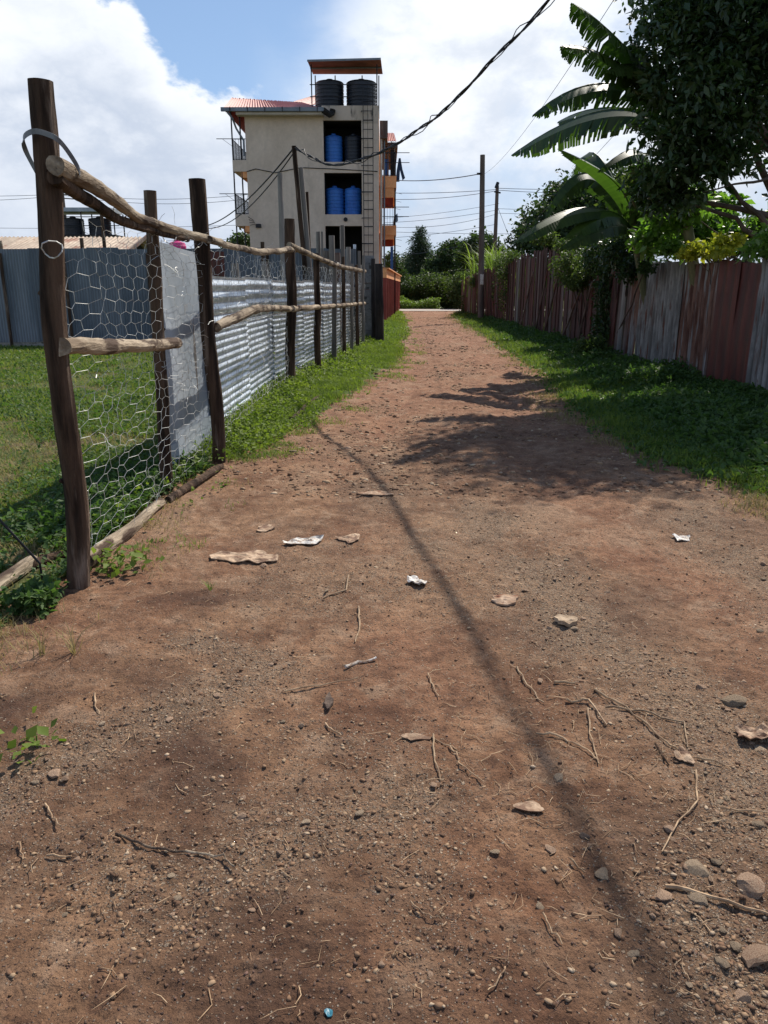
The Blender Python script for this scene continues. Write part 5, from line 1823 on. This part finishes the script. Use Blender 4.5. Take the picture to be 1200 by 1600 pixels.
def railing(parent, x0, x1, y0, y1, z0, z1, nb, r=.022, sides='front'):
    mb = MB()
    path = []
    if sides == 'x': path = [((x0, y0), (x1, y0)), ((x0, y0), (x0, y1))]
    else: path = [((x0, y0), (x1, y0)), ((x1, y0), (x1, y1))]
    for (ax, ay), (bx, by) in path:
        mb.tube([(ax, ay, z1), (bx, by, z1)], r, 5); mb.tube([(ax, ay, z0 + .05), (bx, by, z0 + .05)], r, 5)
        L = math.hypot(bx - ax, by - ay)
        k = max(3, int(L / .16))
        for i in range(k + 1):
            f = i / k
            mb.tube([(ax + (bx - ax) * f, ay + (by - ay) * f, z0), (ax + (bx - ax) * f, ay + (by - ay) * f, z1)], r * .6, 4)
    return mb.build('railing', M['iron_black'], parent)


# left balconies
bx0 = wx(363)
for i, (pt, pb, rt) in enumerate(((250, 268, 217), (335, 353, 303))):
    z1 = wzz(pt); z0 = wzz(pb)
    mb = MB(); mb.box(bx0, XL - .003, BY, BY + .15, z0, z1); mb.box(bx0, bx0 + .12, BY + .15, BY + 9, z0, z1); mb.box(bx0 + .12, XL - .003, BY + .15, BY + 9, z0, z0 + .18)
    bal = mb.build('balcony', M['plaster'], bld)
    mb = MB(); mb.box(bx0 + .45, XL - .003, BY + .05, BY + 9, z0 - .32, z0 - .002); mb.build('beam', M['orange_paint'], bld)
    railing(bld, bx0 + .03, XL - .05, BY + .06, BY + 8.5, z1, wzz(rt), 8, sides='x')
    mb = MB(); mb.tube([(bx0 - .85, BY + .1, wzz(rt) + .02), (XL, BY + .1, wzz(rt) + .02)], .02, 5); mb.tube([(bx0 - .5, BY + .1, wzz(rt)), (bx0, BY + .1, wzz(rt) - .35)], .012, 4); mb.build('drying_bar', M['iron_black'], bld)
for px in (364, 377):
    mb = MB(); x = wx(px); mb.tube([(x, BY + .08, 0), (x, BY + .08, ztop)], .045, 6); mb.build('balcony_post', M['iron_black'], bld)

# right balconies along the road side
rx1 = wx(620)
for i, (pt, pm, pb, rt) in enumerate(((271, 290, 311, 234), (350, 366, 378, 321))):
    z1, z0 = wzz(pt), wzz(pm)
    mb = MB(); mb.box(XR + .1, rx1, BY + 1.0, BY + 1.15, z0, z1); mb.box(rx1 - .12, rx1, BY + 1.15, BY + 13, z0, z1); mb.box(XR + .003, rx1 - .12, BY + 1.15, BY + 13, z0, z0 + .15)
    mb.build('balcony', M['orange_paint'], bld)
    zb_ = wzz(pb)
    mb = MB(); mb.box(XR + .15, rx1 - .1, BY + 1.05, BY + 1.3, zb_ + .2, z0 - .003); mb.build('beam', M['orange_paint'], bld)
    mb = MB(); mb.box(XR + .1, rx1 - .15, BY + 4, BY + 4.2, zb_ - .05, zb_ + .6); mb.build('beam', M['maroon_paint'], bld)
    railing(bld, XR + .15, rx1 - .04, BY + 1.1, BY + 12.5, z1, wzz(rt), 8)
    for kk, dz in ((0, .02), (1, -.5)):
        mb = MB(); zz = wzz(rt) + dz; mb.tube([(XR + .2, BY + 1.12, zz), (rx1 + .75, BY + 1.12, zz)], .02, 5); mb.build('drying_bar', M['iron_black'], bld)
    for kk in range(4):
        zz = z0 - .15 - .25 * kk; mb = MB(); mb.tube([(rx1, BY + 2 + kk * 2, zz), (rx1 + .35, BY + 2 + kk * 2, zz - .08)], .012, 4); mb.build('rebar_end', M['iron_black'], bld)
mb = MB(); mb.tube([(rx1 - .08, BY + 1.08, 0), (rx1 - .08, BY + 1.08, wzz(232))], .05, 6); mb.build('balcony_post', M['iron_black'], bld)
mb = MB(); mb.tube([(XR + .12, BY + .6, 0), (XR + .12, BY + .6, ztow - .9)], .07, 8); mb.build('downpipe', M['fascia_pale'], bld)
mb = MB(); mb.tube([(XR + .3, BY + .9, 0), (XR + .3, BY + .9, ztow - 1.4)], .05, 8); mb.build('downpipe', M['gutter_grey'], bld)
# top floor right: messy eave, small tiled roof
z = wzz(205)
mb = MB(); mb.box(XR + .05, XR + .5, BY + .4, BY + 3.0, wzz(214), wzz(186)); mb.build('eave_board', M['wood_weather'], bld)
mb = MB(); mb.box(XR + .1, rx1 + .1, BY + 3.0, BY + 12, wzz(216), wzz(207)); mb.build('eave_soffit', M['wood_weather'], bld)
slope((XR + .35, BY + 2.9, wzz(205)), (rx1 + .0, BY + 2.9, wzz(205)), (rx1 - .1, BY + 5.5, wzz(190) + .4), (XR + .35, BY + 5.5, wzz(190) + .4), 6, 'roof', M['roof_pink'], .03)
for k, (a, b, c) in enumerate(((600, 200, 262), (606, 214, 268), (612, 206, 240), (617, 210, 262))):
    mb = MB(); x = wx(a, 230); mb.box(x, x + .05, BY + 2.2 + k * .3, BY + 2.26 + k * .3, wzz(c), wzz(b)); mb.build('batten', M['wood_grey'] if k % 2 else M['iron_black'], bld)
mb = MB(); mb.box(wx(611, 230), wx(619, 230), BY + 3.2, BY + 3.4, wzz(268), wzz(218)); mb.build('dark_screen', M['iron_black'], bld)
mb = MB(); mb.box(wx(600, 250), wx(608, 250), BY + 3.2, BY + 3.25, wzz(270), wzz(234)); mb.build('blue_shutter', M['tank_blue'], bld)
mb = MB(); mb.box(wx(611, 400), wx(615.5, 400), BY + 4, BY + 4.2, 0, wzz(380)); mb.build('pillar', M['tank_blue'], bld)
# ladder
mb = MB()
for px in (568, 575, 583):
    x = wx(px); mb.tube([(x, BY - .22, 1.0), (x, BY - .22, ztow + .9)], .022 if px != 575 else .012, 5)
mb.build('ladder_rail', M['iron_black'], bld)
zz = 1.3
k = 0
while zz < ztow + .6:
    mb = MB(); mb.tube([(wx(568) - (.12 if k % 3 == 0 else 0), BY - .22, zz), (wx(583), BY - .22, zz)], .02 if k % 2 else .028, 5)
    if k % 3 == 0: mb.tube([(wx(568) - .1, BY - .22, zz), (wx(568) - .1, BY - .01, zz)], .02, 4)
    mb.build('rung', M['iron_black'], bld)
    zz += .46; k += 1
# cables clipped on the wall
mb = MB(); mb.tube([(wx(386, 272), BY - .03, wzz(268)), (wx(400, 266), BY - .03, wzz(264)), (wx(430, 270), BY - .03, wzz(270)), (wx(470, 262), BY - .03, wzz(262)), (wx(520, 264), BY - .03, wzz(264)), (wx(590, 266), BY - .03, wzz(268))], .022, 5); mb.build('wall_cable', M['cable_black'], bld)


# water tanks
def tank_prof(r, h, ribs=7):
    pr = [(r * .96, 0), (r, .03)]
    for i in range(ribs):
        z0 = h * .86 * (i / ribs) + .04; dz = h * .86 / ribs
        pr += [(r, z0), (r, z0 + dz * .55), (r * .965, z0 + dz * .65), (r * .965, z0 + dz * .9)]
    pr += [(r, h * .9), (r * .93, h * .93), (r * .6, h * .965), (r * .3, h * .975)]
    return pr


def tank(c, r, h, mat, label, group=None, n=28):
    t_ = T('water_tank', label, 'water tank', c, group)
    mb = MB(); mb.lathe(tank_prof(r, h), c, n); mb.build('tank_body', M[mat], t_, smooth=False)
    mb = MB(); mb.lathe([(r * .26, 0), (r * .28, .02), (r * .28, .07), (r * .22, .11), (r * .08, .12)], (c[0], c[1], c[2] + h * .97), 16); mb.build('lid', M[mat], t_)
    return t_


for px0, px1, lab in ((493, 537, 'left black ribbed water tank on top of the tower'), (541, 588, 'right black ribbed water tank on top of the tower')):
    a, b = wx(px0, 145, BY + 1.1), wx(px1, 145, BY + 1.1)
    tank(((a + b) / 2, BY + 1.25, ztow), (b - a) / 2, 1.52, 'tank_black', lab)
for (px0, px1, top_, i, mat, lab) in ((507, 535, 207, 0, 'tank_blue', 'blue water tank in the top bay of the tower'), (538, 566, 207, 0, 'tank_black', 'dark water tank beside the blue one in the top bay'),
                                    (507, 536, 290, 1, 'tank_blue', 'left blue water tank in the middle bay'), (537, 565, 290, 1, 'tank_blue', 'right blue water tank in the middle bay')):
    a, b = wx(px0, 230, BY + .6), wx(px1, 230, BY + .6)
    zb_ = holes[i][0]
    tank(((a + b) / 2, BY + .25 + (b - a) / 2, zb_ + .002), (b - a) / 2, wzz(top_) - zb_, mat, lab)

# shelter over the roof tanks
sh = T('tank_shelter', 'rust brown flat canopy on black posts over the roof tanks', 'canopy', ((XS + XR) / 2, BY + 1, ztow))
f0, f1 = W(480, 95, BY - .5), W(595, 92, BY - .5)
b0, b1 = W(489, 116, BY + 2.6), W(598, 116, BY + 2.6)
n = 5
for k in range(n):
    fa, fb = k / n, (k + 1) / n - .004
    v = []
    for dz in (0, .035):
        v += [f0.lerp(b0, fa) + Vector((0, 0, dz)), f1.lerp(b1, fa) + Vector((0, 0, dz)), f1.lerp(b1, fb) + Vector((0, 0, dz)), f0.lerp(b0, fb) + Vector((0, 0, dz))]
    mb = MB(); mb.add(v, [(3, 2, 1, 0), (4, 5, 6, 7), (0, 1, 5, 4), (1, 2, 6, 5), (2, 3, 7, 6), (3, 0, 4, 7)]); mb.build('roof_sheet', M['canopy_brown'], sh)
mb = MB(); mb.obox(f0 + Vector((0, -.02, .0)), f1 + Vector((0, -.02, .0)), .03, .10); mb.obox(f0.lerp(b0, .5) - Vector((0, 0, .04)), f1.lerp(b1, .5) - Vector((0, 0, .04)), .06, .07); mb.build('fascia', M['gutter_grey'], sh)
for px, Y_ in ((487, BY + .1), (589, BY + .1), (493, BY + 2.4), (592, BY + 2.4), (524, BY + 2.4), (566, BY + 2.4)):
    x = wx(px, 140, Y_); mb = MB(); mb.tube([(x, Y_, ztow - .2), (x, Y_, f0.z - .02)], .035, 5); mb.build('post', M['iron_black'], sh)
for zf in (.45, 1.05):
    mb = MB(); mb.tube([(wx(484, 140), BY + .05, ztow + zf), (wx(590, 140), BY + .05, ztow + zf)], .025, 5); mb.build('guard_rail', M['iron_black'], sh)

# laundry
def cloth(px0, py0, pts, Y_, mat, label, th=.05):
    front = [W(a, b, Y_) for a, b in pts]
    back = [p + Vector((0, th, 0)) for p in front]
    n_ = len(front)
    mb = MB(); mb.add(front + back, [tuple(range(n_ - 1, -1, -1)), tuple(range(n_, 2 * n_))] + [(i, (i + 1) % n_, n_ + (i + 1) % n_, n_ + i) for i in range(n_)])
    return tag(mb.build('trousers' if mat == 'denim' else 'cloth', M[mat], origin=front[0]), label, 'laundry')


cloth(0, 0, [(623, 247), (626, 247), (629, 265), (633, 278), (629, 282), (625, 266), (624, 284), (618, 284), (620, 265)], BY + 1.12, 'denim', 'dark blue trousers hanging from the upper balcony bar')
cloth(0, 0, [(618, 336), (621, 333), (622, 345), (619, 348), (616, 341)], BY + 1.12, 'cloth_grey', 'small grey cloth hanging from the lower balcony bar')

# ------------------------------------------------------------------ maroon compound wall with orange coping
cw = T('compound_wall', 'maroon compound wall with orange coping beside the far track', 'wall', (0, 37, 0))
A0, A1 = G(604, 505), Vector((1.25, 62, 0))
A0.x -= .02
hh = 2.45
for k in range(14):
    a = A0.lerp(A1, k / 14); b = A0.lerp(A1, (k + 1) / 14)
    d = (b - a).normalized()
    mb = MB(); mb.obox(a + Vector((-.12, 0, hh * .41)) + d * .18, b + Vector((-.12, 0, hh * .41)), .16, hh * .86); mb.build('wall_panel', M['maroon_paint'], cw)
    mb = MB(); mb.obox(a + Vector((-.10, 0, hh * .41)), a + Vector((-.10, 0, hh * .41)) + d * .18, .26, hh * .86); mb.build('pilaster', M['maroon_paint'] if k else M['maroon_paint'], cw)
    mb = MB(); mb.obox(a + Vector((-.10, 0, hh * .92)), b + Vector((-.10, 0, hh * .92)), .24, hh * .16 - .004); mb.build('coping', M['orange_paint'], cw)
    mb = MB(); mb.obox(a + Vector((-.02, 0, hh + .03)), b + Vector((-.02, 0, hh + .03)), .30, .05); mb.build('cap', M['orange_paint'], cw)
mb = MB(); mb.box(A0.x - 1.1, A0.x - .24, A0.y - .02, A0.y + .14, 0, hh * .84); mb.build('wall_panel', M['maroon_paint'], cw)
mb = MB(); mb.box(A0.x - 1.1, A0.x - .24, A0.y - .03, A0.y + .15, hh * .84 + .003, hh + .05); mb.build('coping', M['orange_paint'], cw)

# ------------------------------------------------------------------ left background: low house, tank stand, drum
hs = T('low_house', 'low house with a tan rusty corrugated roof behind the metal wall', 'house', (-14, 31, 0))
HY = 29.0
er = W(203, 392, HY); rr_ = W(180, 370, HY + 2.2)
mb = MB(); mb.box(-26, er.x - .5, HY + .4, HY + 4.2, 0, er.z - .05); mb.build('wall', M['plaster'], hs)
mb = MB()
gx = er.x - .5
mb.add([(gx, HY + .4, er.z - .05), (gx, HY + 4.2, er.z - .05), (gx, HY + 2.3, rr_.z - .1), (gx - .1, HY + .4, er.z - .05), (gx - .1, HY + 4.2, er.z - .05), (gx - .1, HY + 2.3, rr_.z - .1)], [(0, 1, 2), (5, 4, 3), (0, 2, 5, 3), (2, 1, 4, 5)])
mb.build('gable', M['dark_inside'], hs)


def roof_sheets(parent, x0, x1, y0, z0, y1, z1, mat, w=.8, pitch=.16, amp=.03):
    x = x0
    L = math.hypot(y1 - y0, z1 - z0)
    n = int(w / pitch * 4)
    vs = []; fs = []
    for k in range(2):
        for j in range(2):
            for i in range(n + 1):
                xx = w * i / n
                yy_, z_ = (0, 0) if j == 0 else (y1 - y0, z1 - z0)
                vs.append((xx, yy_, z_ + amp * math.sin(2 * math.pi * xx / pitch) - .01 * k))
    m_ = n + 1
    for k in range(2):
        for i in range(n):
            q = (k * 2 * m_ + i, k * 2 * m_ + i + 1, k * 2 * m_ + m_ + i + 1, k * 2 * m_ + m_ + i)
            fs.append(q if k == 0 else q[::-1])
    me = bpy.data.meshes.new('roof_sheet'); me.from_pydata(vs, [], fs); me.update(); me.shade_smooth(); me.materials.append(mat)
    while x < x1:
        o = bpy.data.objects.new('roof_sheet', me); COL.objects.link(o); o.parent = parent
        o.location = Vector((x, y0, z0)) - wloc(parent)
        x += w - .02


roof_sheets(hs, -25.5, er.x - .75, HY, er.z, HY + 2.3, rr_.z, M['roof_tan'])
roof_sheets(hs, -25.5, er.x - .75, HY + 4.6, er.z, HY + 2.3, rr_.z, M['roof_tan'])
for px in (100, 128, 158):
    pass
mb = MB(); mb.obox((er.x, HY - .02, er.z), (er.x, HY + 2.3, rr_.z + .04), .06, .12); mb.obox((er.x, HY + 4.6, er.z), (er.x, HY + 2.3, rr_.z + .04), .06, .12); mb.build('barge_board', M['wood_weather'], hs)
vpole(127, 372, 24, .06, 'short dark pole left of the two standing before the tan roof', 'bark_dark')
vpole(158, 330, 24, .055, 'taller dark pole standing before the tan roof', 'bark_dark')
vpole(0, 376, 24, .06, 'pale pole at the left edge above the metal wall', 'bark_pale')

TY = 50
ts = T('tank_stand', 'black steel tower frame with a pale canopy carrying two dark tanks', 'tank stand', (W(140, 370, TY).x, TY, 0))
zb_ = W(140, 368, TY).z
xa, xb = W(92, 350, TY).x, W(186, 350, TY).x
mb = MB(); mb.box(xa, xb, TY - .9, TY + .9, zb_ - .12, zb_ - .003); mb.build('deck', M['iron_black'], ts)
zc_ = W(140, 333, TY).z
mb = MB(); mb.box(xa - .1, xb - .1, TY - 1.1, TY + 1.1, zc_, zc_ + .22); mb.build('canopy', M['galv_flat'], ts)
for x in (xa, (xa + xb) / 2 - .1, xb):
    for yy_ in (TY - .9, TY + .9):
        mb = MB(); mb.tube([(x, yy_, 0), (x, yy_, zc_)], .04, 5); mb.build('leg', M['iron_black'], ts)
for zf in (.5, 1.0):
    mb = MB(); mb.tube([(xa, TY - .92, zb_ + zf), (xb + .3, TY - .92, zb_ + zf)], .025, 5); mb.build('guard_rail', M['iron_black'], ts)
for a, b, lab in ((98, 131, 'left dark water tank on the distant steel stand'), (139, 173, 'right dark water tank on the distant steel stand')):
    x0, x1 = W(a, 350, TY).x, W(b, 350, TY).x
    tank(((x0 + x1) / 2, TY, zb_), (x1 - x0) / 2, W(140, 340, TY).z - zb_, 'tank_black', lab)

p = W(277, 383, 24)
mb = MB(); mb.lathe([(.20, 0), (.25, .06), (.26, .16), (.24, .2), (.22, .26), (.10, .3), (.09, .34)], (p.x, p.y, 2.62), 20)
tag(mb.build('plastic_drum', M['tank_pink'], origin=(p.x, p.y, 2.62)), 'bright pink plastic tank top showing above the metal wall', 'tank')
stn = T('timber_stand', 'rough timber stand under the pink tank behind the metal wall', 'stand', (p.x, p.y, 0))
for dx, dy in ((-.2, -.2), (.2, -.2), (.2, .2), (-.2, .2)):
    mb = MB(); mb.tube([(p.x + dx, p.y + dy, 0), (p.x + dx, p.y + dy, 2.55)], .035, 6); mb.build('leg', M['wood_grey'], stn)
mb = MB(); mb.box(p.x - .32, p.x + .32, p.y - .32, p.y + .32, 2.55, 2.618); mb.build('platform', M['wood_grey'], stn)
a, b = W(327, 400, 20.8), W(350, 400, 20.8)
me = corr_mesh(b.x - a.x, 2.5, .16, .008, True, .01, 3)
o = link('metal_door', me, M['sheet_red'], None, (a.x, 20.8, 0)); tag(o, 'maroon metal door leaf leaning at the back wall beyond the third post', 'door')

# ------------------------------------------------------------------ utility poles, lines and the black cable
def catenary(a, b, sag, n=16):
    a, b = Vector(a), Vector(b)
    return [a.lerp(b, i / n) - Vector((0, 0, sag * 4 * (i / n) * (1 - i / n))) for i in range(n + 1)]


up1 = T('utility_pole', 'nearer slim wooden utility pole standing at the right hand fence', 'utility pole', (W(752, 480, 39.5).x, 39.5, 0))
pt = W(754, 242, 39.5); pb = Vector((W(752, 480, 39.5).x, 39.5, -.2))
mb = MB(); mb.tube([pb, pb.lerp(pt, .5), pt], [.15, .135, .115], 12, .04, 1); mb.build('shaft', M['pole_wood'], up1)
mb = MB(); q = pb.lerp(pt, .22); mb.box(q.x - .08, q.x + .08, q.y - .18, q.y - .155, 1.75, 2.25); mb.build('notice', M['paper_white'], up1)
mb = MB(); q = W(748, 272, 39.5); mb.tube([q + Vector((-.1, -.1, 0)), q + Vector((.1, -.1, .0))], .05, 6); mb.build('insulator', M['iron_black'], up1)
p2 = W(777, 290, 72)
up2 = T('utility_pole', 'farther utility pole with a blunt capped top', 'utility pole', (p2.x, 72, 0))
mb = MB(); mb.tube([(p2.x, 72, -.2), (p2.x, 72, p2.z * .5), p2], [.2, .18, .15], 10, .05, 5); mb.build('shaft', M['pole_wood'], up2)
mb = MB(); mb.tube([p2 + Vector((-.12, -.1, -.2)), p2 + Vector((.05, 0, .25))], .14, 8); mb.tube([p2 + Vector((-.25, -.1, -.5)), p2 + Vector((.3, -.1, -.6))], .07, 6); mb.build('pole_cap', M['iron_black'], up2)
p3 = W(97, 298, 85)
up3 = T('utility_pole', 'distant utility pole with crossarms above the tank stand', 'utility pole', (p3.x, 85, 0))
mb = MB(); mb.tube([(p3.x, 85, -.2), p3], [.2, .17], 8); mb.build('shaft', M['pole_wood'], up3)
mb = MB(); mb.obox(W(86, 302, 85), W(120, 306, 84.8), .12, .12); mb.obox(W(88, 309, 85), W(116, 311, 84.8), .1, .1); mb.build('crossarm', M['pole_wood'], up3)


def wire(a, b, sag, r, label='thin overhead power line crossing the sky', group='overhead lines', mat='wire_far', name='power_line'):
    mb = MB(); mb.tube(catenary(a, b, sag), r, 5)
    o = mb.build(name, M[mat], origin=Vector(a))
    return tag(o, label, 'power line', group)


ORD = ['uppermost', 'second', 'third', 'fourth', 'fifth', 'sixth', 'seventh', 'eighth', 'ninth', 'tenth', 'eleventh', 'lowest']
LLN = ['uppermost thin power line running left from the distant pole with crossarms', 'lower thin power line running left from the distant pole with crossarms', 'uppermost thin power line between the crossarm pole and the apartment block',
       'second thin power line between the crossarm pole and the apartment block', 'faint long power line level with the tank stand canopy', 'faint long power line just above the tan roof']
LRN = ['upper wire of the top pair between the block and the farther utility pole', 'lower wire of the top pair between the block and the farther utility pole', 'upper wire of the top pair running right from the farther utility pole',
       'lower wire of the top pair running right from the farther utility pole', 'upper wire of the middle group between the block and the farther utility pole', 'lower wire of the middle group between the block and the farther utility pole',
       'sagging wire level with the lower balcony rail right of the block', 'lowest sagging wire right of the block above the conifer', 'upper wire of the lower pair running right from the farther utility pole',
       'lower wire of the lower pair running right from the farther utility pole', 'straight faint wire passing over the conifer and the rounded tree', 'faint wire rising right from the lower balcony towards the farther pole']
LLN.reverse(); LRN.reverse()
for (a, b, Y_, s) in (((-200, 300), (98, 303), 85, .3), ((-200, 306), (98, 305), 85, .5), ((98, 303), (420, 300), 85, .6), ((98, 305), (420, 306), 85, .8), ((-200, 352), (420, 350), 95, .4), ((-200, 372), (420, 372), 95, .4)):
    wire(W(*a, Y_), W(*b, Y_), s, .022, LLN.pop(), 'power lines in the left sky')
wire(W(610, 281, BY + 2), W(748, 272, 39.5), .15, .022, 'power line from the block to the nearer utility pole', None)
for (a, b, s) in (((500, 296), (777, 296), .3), ((500, 302), (777, 298), .6), ((777, 294), (1100, 278), .4), ((777, 297), (1100, 284), .5)):
    wire(W(*a, 72), W(*b, 72), s, .022, LRN.pop(), 'power lines in the right sky')
for (a, b, s) in (((600, 348), (777, 328), .2), ((600, 354), (777, 334), .5), ((600, 372), (777, 350), .2), ((600, 400), (777, 368), .4), ((777, 326), (1000, 328), .1), ((777, 333), (1000, 335), .1), ((600, 362), (1000, 362), .2)):
    wire(W(*a, 80), W(*b, 80), s, .018, LRN.pop(), 'power lines in the right sky')
wire(pt - Vector((0, .1, .9)), W(975, -25, 11), .35, .0045, 'thin service wire climbing from the nearer utility pole to the top of the photo', None)
wire(W(752, 430, 58), W(965, 205, 22), .1, .006, 'faint stay wire passing behind the banana leaves', None)
wire(W(600, 341, 90) , W(780, 318, 90), .2, .018, LRN.pop(), 'power lines in the right sky')
wire(p2 - Vector((0, 0, 1.5)), W(815, 420, 68), 0, .018, 'stay wire slanting down right from the farther utility pole', None)

# heavy black cable from the leaning pole over the track
tip = W(460, 230, 17)
key = [tip, W(490, 247, 16.6), W(520, 258, 16.2), W(560, 250, 15.4), W(605, 233, 14.6), W(650, 205, 13.8), W(700, 167, 13.0), W(770, 93, 12.1), Vector((2.15, 11.5, 5.2)), Vector((2.95, 9.4, 5.95)), Vector((3.85, 7.0, 7.0)), Vector((5.0, 4.0, 8.4)), Vector((6.4, .4, 10.2))]


def spline(key, m=8):
    q = []
    for i in range(len(key) - 1):
        p0 = key[max(i - 1, 0)]; p1 = key[i]; p2_ = key[i + 1]; p3_ = key[min(i + 2, len(key) - 1)]
        for k in range(m):
            f = k / m
            q.append(.5 * ((2 * p1) + (p2_ - p0) * f + (2 * p0 - 5 * p1 + 4 * p2_ - p3_) * f * f + (3 * p1 - p0 - 3 * p2_ + p3_) * f ** 3))
    q.append(key[-1])
    return q


q = spline(key)
cab = T('overhead_cable', 'heavy black twisted cable sagging from the leaning pole over the track', 'cable', tip)
for s in (0, 1, 2):
    r_ = (.013, .012, .007)[s]
    pts = []
    for i, p in enumerate(q):
        a = i * .8 + s * 2.1
        amp = .016 if s < 2 else .035 + .03 * math.sin(i * .33)
        pts.append(p + Vector((math.cos(a) * amp, 0, math.sin(a) * amp)))
    mb = MB(); mb.tube(pts, r_, 6); mb.build('strand', M['cable_black'], cab)
far_pole_top = Vector((6.4, .4, 10.2))
wire(tip, W(325, 352, 30), .25, .018, 'upper black cable running left from the leaning pole', None, 'cable_black', 'cable')
wire(tip - Vector((0, 0, .08)), W(318, 356, 30), .45, .014, 'lower black cable running left from the leaning pole', None, 'cable_black', 'cable')
mb = MB(); mb.tube([(6.4, .4, -.2), (6.4, .4, 10.3)], [.16, .12], 10); tag(mb.build('utility_pole', M['pole_wood'], origin=(6.4, .4, 0)), 'wooden utility pole behind the right fence holding the heavy cable', 'utility pole')
print('objects', len(bpy.data.objects), 'tris', sum(len(o.data.polygons) for o in bpy.data.objects if o.type == 'MESH'))
